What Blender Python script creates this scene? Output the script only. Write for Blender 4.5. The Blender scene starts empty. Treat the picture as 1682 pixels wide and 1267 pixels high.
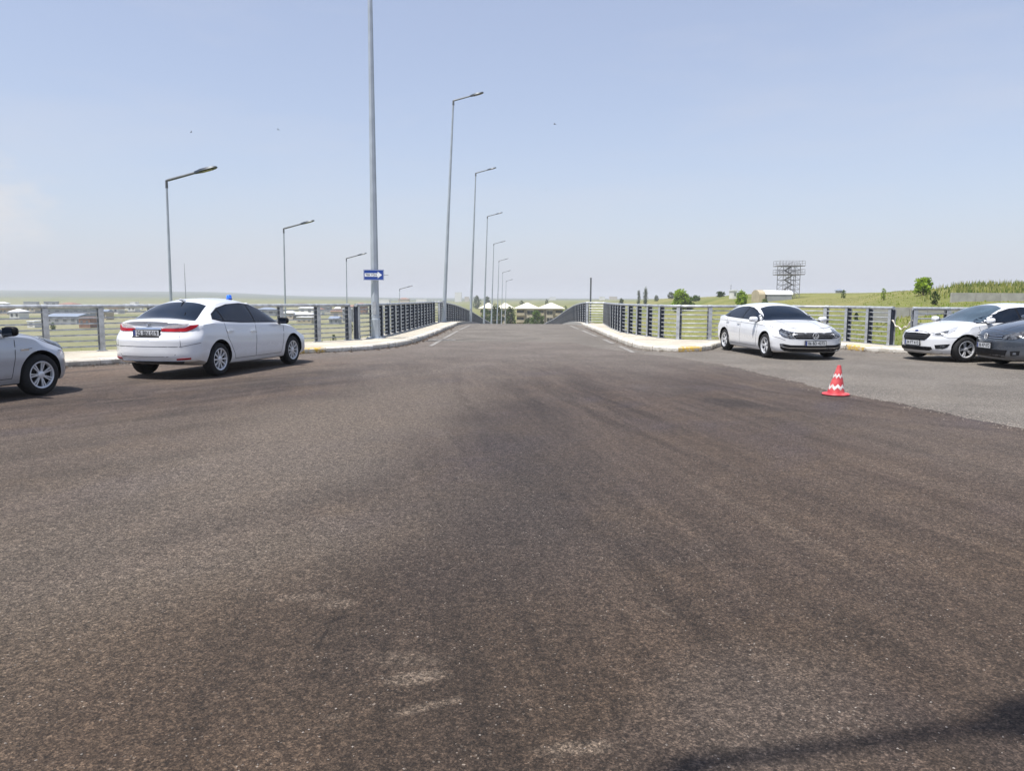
import bpy, bmesh, math, random
import numpy as np
from mathutils import Vector, Matrix
from mathutils.bvhtree import BVHTree
R_ = math.radians
rnd = random.Random(7)
scene = bpy.context.scene
COL = scene.collection

# ------------------------------------------------------------------ camera
cam_d = bpy.data.cameras.new('camera')
cam = bpy.data.objects.new('camera', cam_d)
COL.objects.link(cam)
cam_d.sensor_width = 36.0
cam_d.lens = 26.54
cam_d.clip_start = 0.05
cam_d.clip_end = 20000
cam.matrix_world = Matrix.Translation((0, 0, 1.5)) @ Matrix.Rotation(R_(90 - 6.63), 4, 'X') @ Matrix.Rotation(R_(0.25), 4, 'Z')
scene.camera = cam

# ------------------------------------------------------------------ light
SUN_EL, SUN_AZ = 69.0, (-0.78, -0.62)         # the sun stands high, behind and to the left of the camera
world = bpy.data.worlds.new('World')
scene.world = world
world.use_nodes = True
wn = world.node_tree.nodes
sky = wn.new('ShaderNodeTexSky')
sky.sky_type = 'NISHITA'
sky.sun_disc = False
sky.sun_elevation = R_(SUN_EL)
sky.sun_rotation = math.atan2(SUN_AZ[0], SUN_AZ[1]) % (2 * math.pi)
sky.air_density = 1.0
sky.dust_density = 1.0
sky.ozone_density = 1.0
sky.altitude = 0
wn['Background'].inputs['Strength'].default_value = 0.15
wl = world.node_tree.links
# summer haze whitens the whole sky, most of all near the horizon
w_tc = wn.new('ShaderNodeTexCoord'); w_sep = wn.new('ShaderNodeSeparateXYZ'); wl.new(w_tc.outputs['Generated'], w_sep.inputs[0])
w_abs = wn.new('ShaderNodeMath'); w_abs.operation = 'MAXIMUM'; wl.new(w_sep.outputs['Z'], w_abs.inputs[0]); w_abs.inputs[1].default_value = 0.0
w_mul = wn.new('ShaderNodeMath'); w_mul.operation = 'MULTIPLY'; wl.new(w_abs.outputs[0], w_mul.inputs[0]); w_mul.inputs[1].default_value = -9.0
w_exp = wn.new('ShaderNodeMath'); w_exp.operation = 'EXPONENT'; wl.new(w_mul.outputs[0], w_exp.inputs[0])
w_col = wn.new('ShaderNodeMix'); w_col.data_type = 'RGBA'; wl.new(w_exp.outputs[0], w_col.inputs['Factor'])
w_col.inputs['A'].default_value = (2.85, 2.93, 3.72, 1); w_col.inputs['B'].default_value = (3.15, 3.34, 3.86, 1)
w_fac = wn.new('ShaderNodeMath'); w_fac.operation = 'MULTIPLY_ADD'; wl.new(w_exp.outputs[0], w_fac.inputs[0]); w_fac.inputs[1].default_value = .52; w_fac.inputs[2].default_value = .45
w_zen = wn.new('ShaderNodeMapRange'); w_zen.interpolation_type = 'SMOOTHSTEP'; wl.new(w_abs.outputs[0], w_zen.inputs['Value'])
w_zen.inputs['From Min'].default_value = .36; w_zen.inputs['From Max'].default_value = .75; w_zen.inputs['To Min'].default_value = 1.0; w_zen.inputs['To Max'].default_value = 0.0
w_f2 = wn.new('ShaderNodeMath'); w_f2.operation = 'MULTIPLY'; wl.new(w_fac.outputs[0], w_f2.inputs[0]); wl.new(w_zen.outputs[0], w_f2.inputs[1])
w_mix = wn.new('ShaderNodeMix'); w_mix.data_type = 'RGBA'
wl.new(w_f2.outputs[0], w_mix.inputs['Factor']); wl.new(sky.outputs[0], w_mix.inputs['A']); wl.new(w_col.outputs['Result'], w_mix.inputs['B'])
# thin uneven veils and a faint low cloud bank on the left
w_map = wn.new('ShaderNodeMapping'); wl.new(w_tc.outputs['Generated'], w_map.inputs['Vector']); w_map.inputs['Scale'].default_value = (1.0, 1.0, 5.0)
w_n = wn.new('ShaderNodeTexNoise'); wl.new(w_map.outputs[0], w_n.inputs['Vector']); w_n.inputs['Scale'].default_value = 2.6; w_n.inputs['Detail'].default_value = 6; w_n.inputs['Roughness'].default_value = .58
w_r = wn.new('ShaderNodeMapRange'); wl.new(w_n.outputs['Fac'], w_r.inputs['Value']); w_r.inputs['From Min'].default_value = .46; w_r.inputs['From Max'].default_value = .80; w_r.inputs['To Max'].default_value = .30
w_m2 = wn.new('ShaderNodeMix'); w_m2.data_type = 'RGBA'; wl.new(w_r.outputs[0], w_m2.inputs['Factor']); wl.new(w_mix.outputs['Result'], w_m2.inputs['A']); w_m2.inputs['B'].default_value = (3.75, 3.75, 4.05, 1)
w_dot = wn.new('ShaderNodeVectorMath'); w_dot.operation = 'DISTANCE'; wl.new(w_tc.outputs['Generated'], w_dot.inputs[0]); w_dot.inputs[1].default_value = (-.555, .825, .092)
w_map3 = wn.new('ShaderNodeMapping'); wl.new(w_tc.outputs['Generated'], w_map3.inputs['Vector']); w_map3.inputs['Scale'].default_value = (1, 1, 2.5)
w_n3 = wn.new('ShaderNodeTexNoise'); wl.new(w_map3.outputs[0], w_n3.inputs['Vector']); w_n3.inputs['Scale'].default_value = 26; w_n3.inputs['Detail'].default_value = 5
w_s3 = wn.new('ShaderNodeMath'); w_s3.operation = 'MULTIPLY_ADD'; wl.new(w_n3.outputs['Fac'], w_s3.inputs[0]); w_s3.inputs[1].default_value = .10; wl.new(w_dot.outputs['Value'], w_s3.inputs[2])
w_r3 = wn.new('ShaderNodeMapRange'); w_r3.interpolation_type = 'SMOOTHSTEP'; wl.new(w_s3.outputs[0], w_r3.inputs['Value']); w_r3.inputs['From Min'].default_value = .115; w_r3.inputs['From Max'].default_value = .055; w_r3.inputs['To Max'].default_value = .7
w_m3 = wn.new('ShaderNodeMix'); w_m3.data_type = 'RGBA'; wl.new(w_r3.outputs[0], w_m3.inputs['Factor']); wl.new(w_m2.outputs['Result'], w_m3.inputs['A']); w_m3.inputs['B'].default_value = (4.0, 4.0, 4.15, 1)
wl.new(w_m3.outputs['Result'], wn['Background'].inputs['Color'])
sd = bpy.data.lights.new('sun', 'SUN')
sd.energy = 5.0
sd.angle = R_(0.53)
sd.color = (1.0, 0.955, 0.89)
sun = bpy.data.objects.new('sun', sd)
COL.objects.link(sun)
sv = Vector((SUN_AZ[0] * math.cos(R_(SUN_EL)), SUN_AZ[1] * math.cos(R_(SUN_EL)), math.sin(R_(SUN_EL))))
sun.rotation_euler = sv.to_track_quat('Z', 'Y').to_euler()
sun.location = (-30, -30, 80)
scene.view_settings.view_transform = 'Standard'
scene.view_settings.look = 'None'
scene.view_settings.exposure = 0.35
scene.view_settings.gamma = 1.0
scene.cycles.max_bounces = 8
scene.cycles.volume_bounces = 0
scene.cycles.use_denoising = True

# ------------------------------------------------------------------ tagging
def tag(o, label=None, cat=None, group=None, kind=None):
    if label: o['label'] = label
    if cat: o['category'] = cat
    if group: o['group'] = group
    if kind: o['kind'] = kind
    return o

def empty(name, loc=(0, 0, 0), rz=0.0):
    o = bpy.data.objects.new(name, None)
    COL.objects.link(o)
    o.location = loc
    o.rotation_euler = (0, 0, rz)
    o.empty_display_size = 0.3
    return o

def children(o):
    return [c for c in bpy.data.objects if c.parent == o]

def copy_tree(o, parent=None):
    c = o.copy()
    COL.objects.link(c)
    c.parent = parent
    for ch in children(o):
        copy_tree(ch, c)
    return c

# ------------------------------------------------------------------ materials
MATS = {}
def new_mat(name):
    m = bpy.data.materials.new(name)
    m.use_nodes = True
    MATS[name] = m
    return m, m.node_tree.nodes, m.node_tree.links, m.node_tree.nodes['Principled BSDF']

def simple(name, col, rough=0.5, metal=0.0, var=0.12, scale=6.0, bump=0.0, coat=0.0, col2=None, spec=None, detail=4):
    """principled surface whose base colour wanders with a noise"""
    m, N, L, B = new_mat(name)
    tc = N.new('ShaderNodeTexCoord')
    no = N.new('ShaderNodeTexNoise')
    no.inputs['Scale'].default_value = scale
    no.inputs['Detail'].default_value = detail
    L.new(tc.outputs['Object'], no.inputs['Vector'])
    mx = N.new('ShaderNodeMix'); mx.data_type = 'RGBA'
    a = [c * (1 - var) for c in col]
    b = list(col2) if col2 else [min(1, c * (1 + var)) for c in col]
    mx.inputs['A'].default_value = (*a, 1)
    mx.inputs['B'].default_value = (*b, 1)
    mr = N.new('ShaderNodeMapRange')
    mr.inputs['From Min'].default_value = .36
    mr.inputs['From Max'].default_value = .64
    L.new(no.outputs['Fac'], mr.inputs['Value'])
    L.new(mr.outputs['Result'], mx.inputs['Factor'])
    L.new(mx.outputs['Result'], B.inputs['Base Color'])
    B.inputs['Roughness'].default_value = rough
    B.inputs['Metallic'].default_value = metal
    if coat:
        B.inputs['Coat Weight'].default_value = coat
        B.inputs['Coat Roughness'].default_value = 0.04
    if spec is not None:
        B.inputs['Specular IOR Level'].default_value = spec
    if bump:
        n2 = N.new('ShaderNodeTexNoise')
        n2.inputs['Scale'].default_value = scale * 8
        n2.inputs['Detail'].default_value = 6
        L.new(tc.outputs['Object'], n2.inputs['Vector'])
        bp = N.new('ShaderNodeBump')
        bp.inputs['Strength'].default_value = bump
        bp.inputs['Distance'].default_value = 0.02
        L.new(n2.outputs['Fac'], bp.inputs['Height'])
        L.new(bp.outputs['Normal'], B.inputs['Normal'])
    return m

class G:
    """small node-graph helper"""
    def __init__(s, name):
        s.m, s.N, s.L, s.B = new_mat(name)
        s.geo = s.N.new('ShaderNodeNewGeometry')
        s.sep = s.N.new('ShaderNodeSeparateXYZ')
        s.L.new(s.geo.outputs['Position'], s.sep.inputs[0])
        s.pos = s.geo.outputs['Position']
        s.x, s.y, s.z = s.sep.outputs
    def put(s, sock, v):
        if hasattr(v, 'is_output'):
            s.L.new(v, sock)
        elif isinstance(v, (tuple, list)) and len(v) == 3 and sock.type == 'RGBA':
            sock.default_value = (*v, 1)
        else:
            sock.default_value = v
    def math(s, op, a, b=0.0, c=0.0, clamp=False):
        n = s.N.new('ShaderNodeMath'); n.operation = op; n.use_clamp = clamp
        for i, v in enumerate((a, b, c)):
            s.put(n.inputs[i], v)
        return n.outputs[0]
    def mix(s, f, a, b, mode='MIX'):
        n = s.N.new('ShaderNodeMix'); n.data_type = 'RGBA'; n.blend_type = mode
        s.put(n.inputs['Factor'], f); s.put(n.inputs['A'], a); s.put(n.inputs['B'], b)
        return n.outputs['Result']
    def vec(s, sx, sy, sz=1.0, rot=0.0, loc=(0, 0, 0), src=None):
        n = s.N.new('ShaderNodeMapping')
        s.L.new(src or s.pos, n.inputs['Vector'])
        n.inputs['Rotation'].default_value = (0, 0, rot)
        n.inputs['Location'].default_value = loc
        m2 = s.N.new('ShaderNodeMapping')
        s.L.new(n.outputs[0], m2.inputs['Vector'])
        m2.inputs['Scale'].default_value = (sx, sy, sz)
        return m2.outputs[0]
    def noise(s, v, scale, detail=4, rough=.55, lo=None, hi=None, dist=0.0):
        n = s.N.new('ShaderNodeTexNoise')
        s.L.new(v, n.inputs['Vector'])
        n.inputs['Scale'].default_value = scale
        n.inputs['Detail'].default_value = detail
        n.inputs['Roughness'].default_value = rough
        n.inputs['Distortion'].default_value = dist
        o = n.outputs['Fac']
        return o if lo is None else s.ramp(o, lo, hi)
    def voro(s, v, scale, out='Color', feature='F1', rand=1.0):
        n = s.N.new('ShaderNodeTexVoronoi')
        n.feature = feature
        s.L.new(v, n.inputs['Vector'])
        n.inputs['Scale'].default_value = scale
        n.inputs['Randomness'].default_value = rand
        return n.outputs[out]
    def ramp(s, v, lo, hi, a=0.0, b=1.0):
        n = s.N.new('ShaderNodeMapRange')
        n.interpolation_type = 'SMOOTHSTEP'
        s.put(n.inputs['Value'], v)
        n.inputs['From Min'].default_value = lo
        n.inputs['From Max'].default_value = hi
        n.inputs['To Min'].default_value = a
        n.inputs['To Max'].default_value = b
        return n.outputs[0]
    def blob(s, cx, cy, rx, ry, rot=0.0, soft=.5, warp=None):
        """soft elliptical spot on the ground, 1 inside"""
        c, n = math.cos(rot), math.sin(rot)
        dx = s.math('SUBTRACT', s.x, cx); dy = s.math('SUBTRACT', s.y, cy)
        u = s.math('ADD', s.math('MULTIPLY', dx, c / rx), s.math('MULTIPLY', dy, n / rx))
        w = s.math('ADD', s.math('MULTIPLY', dx, -n / ry), s.math('MULTIPLY', dy, c / ry))
        d = s.math('SQRT', s.math('ADD', s.math('MULTIPLY', u, u), s.math('MULTIPLY', w, w)))
        if warp is not None:
            d = s.math('ADD', d, warp)
        return s.ramp(d, 1 + soft, 1 - soft)
    def bump(s, h, strength, dist, prev=None):
        n = s.N.new('ShaderNodeBump')
        n.inputs['Strength'].default_value = strength
        n.inputs['Distance'].default_value = dist
        s.put(n.inputs['Height'], h)
        if prev is not None: s.L.new(prev, n.inputs['Normal'])
        return n.outputs['Normal']

def asphalt(name, overlay):
    g = G(name)
    # stones in the surface: near the lens every stone shows, further off they blend
    cell = g.voro(g.pos, 140)
    sc = g.N.new('ShaderNodeSeparateColor'); g.L.new(cell, sc.inputs[0])
    cellv, cellw = sc.outputs[0], sc.outputs[1]
    cell2 = g.voro(g.pos, 78)
    sc2 = g.N.new('ShaderNodeSeparateColor'); g.L.new(cell2, sc2.inputs[0])
    fine = g.noise(g.pos, 160, 3)
    mid = g.noise(g.pos, 14, 6, .7)
    big = g.noise(g.pos, .55, 4, .55, .35, .65)
    old_a, old_b = (.138, .130, .123), (.186, .176, .166)
    streak_r = g.noise(g.vec(1.0, .10, 1, R_(12)), 1.7, 5, .6, .32, .68, .3)
    old = g.mix(big, old_a, old_b)
    old = g.mix(g.math('MULTIPLY', streak_r, .45), old, (.155, .145, .133))
    if overlay:
        far = g.ramp(g.math('ADD', g.y, g.math('MULTIPLY', g.noise(g.vec(.6, .25), 1.0, 4), 9.0)), 15.0, 26.0)
        warp = g.math('MULTIPLY', g.math('SUBTRACT', g.noise(g.pos, .5, 3), .5), 1.2)
        s1a = g.noise(g.vec(1.0, .085, 1, R_(-9)), 1.5, 6, .62, .36, .64, .5)
        s1b = g.noise(g.vec(1.0, .045, 1, R_(-12)), 5.0, 6, .7, .38, .62, .3)
        s1 = g.math('ADD', g.math('MULTIPLY', s1a, .58), g.math('MULTIPLY', s1b, .42))
        s2 = g.noise(g.vec(1.0, .10, 1, R_(36)), 1.5, 6, .62, .36, .64, .5)
        leftm = g.ramp(g.math('ADD', g.x, g.math('MULTIPLY', g.y, .12)), 1.0, -3.5)
        st = g.math('ADD', g.math('MULTIPLY', s1, g.math('SUBTRACT', 1.0, leftm)), g.math('MULTIPLY', s2, leftm))
        c = g.mix(st, (.033, .0275, .0255), (.097, .080, .071))
        # ochre dust and bluish bald spots
        hue = g.noise(g.pos, 1.1, 4, .6, .44, .64)
        c = g.mix(g.math('MULTIPLY', hue, .42), c, (.104, .080, .060))
        hue2 = g.noise(g.vec(1, .5, 1, .5, (7, 3, 0)), .95, 3, .5, .52, .72)
        c = g.mix(g.math('MULTIPLY', hue2, .7), c, (.066, .058, .066))
        hue3 = g.noise(g.vec(1, .07, 1, R_(-12), (3, 9, 0)), 1.6, 6, .65, .50, .66)
        c = g.mix(g.math('MULTIPLY', hue3, .55), c, (.036, .029, .027))
        hue4 = g.noise(g.vec(1, .07, 1, R_(-10), (13, 2, 0)), 2.6, 5, .65, .54, .70)
        c = g.mix(g.math('MULTIPLY', hue4, .32), c, (.150, .128, .110))
        # paler wheel-swept band running up the left of the middle
        band = g.blob(-1.9, 9.0, 1.25, 7.0, R_(-8), .6, warp)
        c = g.mix(g.math('MULTIPLY', band, .62), c, (.150, .136, .120))
        band2 = g.blob(-1.35, 4.1, .55, 1.8, R_(-30), .7, warp)
        c = g.mix(g.math('MULTIPLY', band2, .35), c, (.140, .125, .106))
        band3 = g.blob(-4.0, 7.5, 1.6, 5.0, R_(-32), .6, warp)
        c = g.mix(g.math('MULTIPLY', band3, .40), c, (.140, .122, .102))
        dark = g.blob(.05, 4.9, .42, 3.6, R_(-4), .8, warp)
        c = g.mix(g.math('MULTIPLY', dark, .6), c, (.043, .038, .037))
        dark4 = g.blob(-.45, 2.7, 1.9, 1.15, R_(8), .6, warp)
        c = g.mix(g.math('MULTIPLY', dark4, .68), c, g.mix(s1, (.038, .028, .021), (.078, .058, .043)))
        warm = g.blob(2.6, 6.0, 1.6, 3.2, R_(12), .7, warp)
        c = g.mix(g.math('MULTIPLY', warm, .35), c, (.100, .076, .056))
        dark5 = g.blob(.2, 8.5, .9, 4.5, R_(-3), .8, warp)
        c = g.mix(g.math('MULTIPLY', dark5, .40), c, (.055, .048, .046))
        pale = g.blob(5.0, 7.4, 1.3, 2.6, R_(10), .6, warp)
        c = g.mix(g.math('MULTIPLY', pale, .35), c, (.150, .130, .112))
        pale2 = g.blob(.9, 2.6, .35, .5, R_(-40), .7, warp)
        c = g.mix(g.math('MULTIPLY', pale2, .35), c, (.115, .108, .108))
        dark2 = g.blob(-.75, 3.3, .55, .9, R_(-25), .8, warp)
        c = g.mix(g.math('MULTIPLY', dark2, .5), c, (.046, .038, .033))
        dark3 = g.blob(2.9, 15.5, .9, 5.0, R_(-10), .8, warp)
        c = g.mix(g.math('MULTIPLY', dark3, .35), c, (.070, .056, .050))
        # loose brown soil along the left kerb
        soil = g.ramp(g.math('ADD', g.math('SUBTRACT', g.math('MULTIPLY', g.y, .72), g.math('MULTIPLY', g.x, .69)), g.math('MULTIPLY', g.noise(g.vec(1, .3, 1, R_(45)), 1.4, 5), 3.2)), 14.0, 18.6)
        soilr = g.math('MULTIPLY', soil, g.ramp(g.x, -1.5, -4.5))
        c = g.mix(g.math('MULTIPLY', soilr, .85), c, g.mix(s2, (.050, .032, .022), (.155, .112, .080)))
        # worn arcs left by turning tyres
        brk = g.noise(g.pos, 2.2, 5, .7, .36, .60)
        for (cx, cy, rad, wd, am) in ((14, 20, 12.6, .10, .45), (14, 20, 14.2, .10, .40), (17, 21.5, 14.4, .12, .35), (-17, 23.5, 15.6, .11, .45), (-17, 23.5, 17.2, .11, .40), (30, 16, 29.6, .09, .35), (30, 16, 31.1, .09, .3), (11, 15, 7.4, .09, .3)):
            dx = g.math('SUBTRACT', g.x, cx); dy = g.math('SUBTRACT', g.y, cy)
            d = g.math('SQRT', g.math('ADD', g.math('MULTIPLY', dx, dx), g.math('MULTIPLY', dy, dy)))
            d = g.math('ABSOLUTE', g.math('SUBTRACT', g.math('ADD', d, g.math('MULTIPLY', warp, .12)), rad))
            c = g.mix(g.math('MULTIPLY', g.math('MULTIPLY', g.ramp(d, wd * 1.3, wd * .5), brk), am), c, (.030, .025, .023))
        c = g.mix(g.math('MULTIPLY', far, .85), c, old)
        # chalky scuffs and a short crack
        pw = g.math('MULTIPLY', g.math('SUBTRACT', g.noise(g.pos, 9, 5, .7), .5), 2.6)
        for (cx, cy, rx, ry, ro, am) in ((-1.05, 3.63, .15, .05, .1, .5), (-.86, 3.55, .09, .05, .2, .55), (-.38, 2.83, .10, .05, .25, .9),
                                         (-.43, 2.98, .16, .06, -.1, .35), (-.30, 2.62, .12, .025, .5, .6), (.21, 2.36, .11, .04, .1, .8), (.72, 3.5, .012, .10, .5, .7),
                                         (-.62, 2.55, .05, .02, .3, .3)):
            c = g.mix(g.math('MULTIPLY', g.blob(cx, cy, rx, ry, ro, .6, pw), am * .8), c, g.mix(g.noise(g.pos, 60, 4, .7, .42, .58), (.09, .077, .066), (.24, .21, .185)))
        cw = g.math('MULTIPLY', g.math('SUBTRACT', g.noise(g.pos, 14, 4, .6), .5), 3.0)
        for (cx, cy, rx, ry, ro) in ((-.80, 3.38, .012, .10, -.7), (-.83, 3.16, .008, .14, 0.0)):
            c = g.mix(g.math('MULTIPLY', g.blob(cx, cy, rx, ry, ro, .5, cw), .8), c, (.020, .016, .014))
    else:
        c = old
        dust = g.noise(g.vec(.5, .25), 1.1, 5, .65, .5, .8)
        c = g.mix(g.math('MULTIPLY', dust, .35), c, (.26, .235, .205))
        tar = g.noise(g.vec(.22, 1.6, 1, R_(-6)), 1.0, 4, .6, .60, .72)
        c = g.mix(g.math('MULTIPLY', tar, .4), c, (.10, .093, .087))
    # scattered pale grit
    k = g.math('POWER', cellv, 2.2)
    c = g.mix(1.0, c, g.mix(k, (.64, .63, .62), (1.80, 1.75, 1.68)), 'MULTIPLY')
    cell3 = g.voro(g.pos, 210)
    sc3 = g.N.new('ShaderNodeSeparateColor'); g.L.new(cell3, sc3.inputs[0])
    c = g.mix(1.0, c, g.mix(sc3.outputs[0], (.70, .70, .70), (1.30, 1.29, 1.27)), 'MULTIPLY')
    c = g.mix(1.0, c, g.mix(sc2.outputs[0], (.74, .73, .72), (1.26, 1.24, 1.21)), 'MULTIPLY')
    c = g.mix(1.0, c, g.mix(g.ramp(mid, .3, .7), (.78, .78, .78), (1.2, 1.2, 1.2)), 'MULTIPLY')
    spk = g.math('MULTIPLY', g.ramp(cellw, .985, .992), g.noise(g.pos, 3.0, 4, .6, .45, .62))
    c = g.mix(g.math('MULTIPLY', spk, .7), c, (.33, .30, .27))
    clod = g.noise(g.vec(1.5, 1.0, 1, .4), 34, 5, .75, .40, .62)
    c = g.mix(1.0, c, g.mix(clod, (.72, .71, .70), (1.20, 1.19, 1.17)), 'MULTIPLY')
    pit = g.noise(g.vec(1, 1.6), 34, 5, .75, .57, .68)
    c = g.mix(g.math('MULTIPLY', pit, .8), c, (.020, .017, .015))
    c = g.mix(1.0, c, g.mix(g.ramp(g.math('ADD', g.y, g.math('MULTIPLY', g.noise(g.pos, .9, 4), 3.0)), 8.5, 3.5), (.95, .915, .915), (.92, .855, .785)) if overlay else (1.0, 1.0, .99), 'MULTIPLY')
    g.L.new(c, g.B.inputs['Base Color'])
    g.B.inputs['Roughness'].default_value = .86
    g.B.inputs['Specular IOR Level'].default_value = .30
    h = g.math('ADD', g.math('MULTIPLY', g.voro(g.pos, 115, 'Distance'), -1.0), g.math('MULTIPLY', fine, .6))
    b1 = g.bump(h, .75, .006)
    b2 = g.bump(mid, .4, .02, g.bump(g.noise(g.pos, 60, 5, .7), .7, .008, b1))
    g.L.new(b2, g.B.inputs['Normal'])
    return g.m

asphalt('fresh_asphalt', True)
asphalt('old_asphalt', False)

def pavement_mat():
    g = G('pavement')
    n1 = g.noise(g.pos, .8, 5, .6, .3, .7)
    n2 = g.noise(g.pos, 9, 5, .65, .35, .7)
    c = g.mix(n1, (.41, .37, .30), (.58, .53, .435))
    c = g.mix(g.math('MULTIPLY', n2, .35), c, (.36, .32, .25))
    br = g.N.new('ShaderNodeTexBrick')
    g.L.new(g.vec(1, 1, 1, R_(45)), br.inputs['Vector'])
    br.inputs['Scale'].default_value = 2.5
    br.inputs['Mortar Size'].default_value = .012
    br.inputs['Color1'].default_value = (1, 1, 1, 1); br.inputs['Color2'].default_value = (.93, .93, .93, 1); br.inputs['Mortar'].default_value = (.72, .72, .7, 1)
    c = g.mix(1.0, c, br.outputs['Color'], 'MULTIPLY')
    g.L.new(c, g.B.inputs['Base Color']); g.B.inputs['Roughness'].default_value = .9
    g.L.new(g.bump(n2, .4, .01), g.B.inputs['Normal'])
pavement_mat()

def kerb_mat(name, paint, amount):
    g = G(name)
    wear = g.noise(g.pos, 7, 6, .7, .5 - amount * .22, .62 - amount * .12)
    base = g.mix(g.noise(g.pos, 3, 5, .6, .3, .7), (.40, .37, .31), (.60, .56, .48))
    c = g.mix(g.math('SUBTRACT', 1.0, wear), base, paint) if amount < .5 else g.mix(g.math('MULTIPLY', g.math('SUBTRACT', 1.0, wear), 1.0), paint, base)
    dirt = g.math('MULTIPLY', g.ramp(g.math('ADD', g.z, g.math('MULTIPLY', g.noise(g.pos, 9, 6, .75), .20)), .185, .09), .8)
    c = g.mix(dirt, c, (.10, .078, .058))
    g.L.new(c, g.B.inputs['Base Color']); g.B.inputs['Roughness'].default_value = .85
    g.L.new(g.bump(g.noise(g.pos, 30, 6, .7), .5, .01), g.B.inputs['Normal'])
kerb_mat('kerb_concrete', (.56, .52, .45), .3)
kerb_mat('kerb_yellow', (.62, .40, .07), .3)
kerb_mat('kerb_white', (.66, .63, .57), .3)

def line_mat():
    g = G('road_marking')
    w = g.noise(g.pos, 5, 6, .75, .38, .56)
    c = g.mix(w, (.36, .34, .31), (.165, .155, .14))
    g.L.new(c, g.B.inputs['Base Color']); g.B.inputs['Roughness'].default_value = .8
line_mat()

def land_mat():
    g = G('land')
    az = g.math('DIVIDE', g.x, g.math('MAXIMUM', g.y, 15.0))
    f1 = g.noise(g.vec(1, .35), .018, 5, .6, .35, .65)
    f2 = g.noise(g.vec(1, .5), .07, 5, .65, .35, .65)
    f3 = g.noise(g.pos, 1.3, 5, .7, .3, .7)
    plot = g.voro(g.vec(1, .45, 1, .3), .016)
    sp = g.N.new('ShaderNodeSeparateColor'); g.L.new(plot, sp.inputs[0])
    green = g.mix(f2, (.135, .155, .042), (.225, .220, .078))
    green = g.mix(g.math('MULTIPLY', f1, .6), green, (.235, .205, .095))
    green = g.mix(g.math('MULTIPLY', sp.outputs[0], .35), green, (.080, .110, .035))
    town = g.mix(sp.outputs[1], (.22, .21, .13), (.14, .155, .07))
    town = g.mix(g.math('MULTIPLY', f2, .5), town, (.30, .275, .20))
    green = g.mix(g.ramp(g.y, 1200, 2600), green, (.066, .088, .046))
    lm = g.math('MULTIPLY', g.ramp(az, -.06, -.14), g.math('MULTIPLY', g.ramp(g.y, 110, 160), g.ramp(g.y, 1500, 800)))
    c = g.mix(lm, green, town)
    c = g.mix(1.0, c, g.mix(f3, (.78, .80, .75), (1.2, 1.18, 1.15)), 'MULTIPLY')
    g.L.new(c, g.B.inputs['Base Color']); g.B.inputs['Roughness'].default_value = .95
    g.B.inputs['Specular IOR Level'].default_value = .1
    g.L.new(g.bump(f3, .5, .15), g.B.inputs['Normal'])
land_mat()

simple('galvanised', (.40, .42, .44), .5, .4, .22, 7, .08)
simple('galvanised_dark', (.13, .14, .15), .55, .3, .12, 9, .05)
simple('post_dark', (.032, .040, .060), .5, .2, .2, 9, .05)
simple('pole_steel', (.40, .44, .48), .45, .3, .08, 2.5, .03)
simple('lamp_dark', (.035, .045, .06), .45, .3, .1, 8)
simple('lamp_glass', (.06, .065, .07), .15, 0, .05, 8)
def paint(name, col, rough, metal, coat):
    g = G(name)
    tc = g.N.new('ShaderNodeTexCoord'); sp = g.N.new('ShaderNodeSeparateXYZ'); g.L.new(tc.outputs['Object'], sp.inputs[0])
    n = g.noise(tc.outputs['Object'], 5, 6, .65)
    film = g.math('MULTIPLY', g.ramp(g.math('ADD', sp.outputs['Z'], g.math('MULTIPLY', n, .35)), .72, .30), .38)
    c = g.mix(film, col, (.26, .23, .20))
    c = g.mix(g.math('MULTIPLY', g.noise(tc.outputs['Object'], 1.6, 4, .6, .5, .75), .06), c, (.35, .31, .27))
    g.L.new(c, g.B.inputs['Base Color'])
    g.B.inputs['Metallic'].default_value = metal
    g.L.new(g.math('ADD', g.math('MULTIPLY', film, .8), rough), g.B.inputs['Roughness'])
    g.L.new(g.math('MULTIPLY', g.math('SUBTRACT', 1.0, g.math('MULTIPLY', film, 1.8)), coat), g.B.inputs['Coat Weight'])
    g.B.inputs['Coat Roughness'].default_value = .035
paint('white_paint', (.70, .71, .73), .26, 0, .9)
paint('silver_paint', (.44, .46, .50), .32, .4, .9)
paint('slate_paint', (.052, .066, .088), .26, .35, 1.0)
simple('trim_black', (.008, .008, .010), .5, 0, .2, 12, 0, 0, None, .2)
simple('gap_dark', (.05, .05, .055), .8, 0, .1, 12)
simple('tyre_rubber', (.010, .010, .011), .85, 0, .25, 25, .2)
simple('rim_alloy', (.62, .63, .65), .35, .35, .08, 12)
simple('brake_dark', (.03, .03, .032), .7, .3, .2, 20)
simple('chrome', (.75, .76, .78), .12, 1.0, .04, 9)
simple('tinted_glass', (.006, .009, .016), .05, 0, .3, 2, 0, 0, None, .42)
simple('clear_glass', (.05, .075, .095), .03, 0, .25, 2.5, 0, 0, None, 1.0)
simple('tail_red', (.30, .003, .010), .35, 0, .15, 14, 0, 0, None, .25)
simple('tail_clear', (.55, .50, .50), .12, 0, .1, 20, 0, .6)
simple('head_glass', (.012, .013, .018), .12, 0, .6, 14, 0, 0, (.13, .14, .16), .35)
simple('head_clear', (.46, .47, .49), .12, .2, .12, 9, 0, .6)
simple('plate_white', (.55, .56, .57), .4, 0, .05, 30)
simple('plate_blue', (.04, .06, .20), .4, 0, .05, 30)
simple('letter_black', (.02, .02, .02), .5, 0, .1, 30)
simple('ford_blue', (.02, .05, .25), .3, 0, .05, 30)
simple('beacon_blue', (.02, .16, .80), .12, 0, .15, 30, 0, .6)
simple('cone_red', (.50, .03, .045), .55, 0, .1, 9, .2, 0, (.60, .10, .10))
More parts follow.
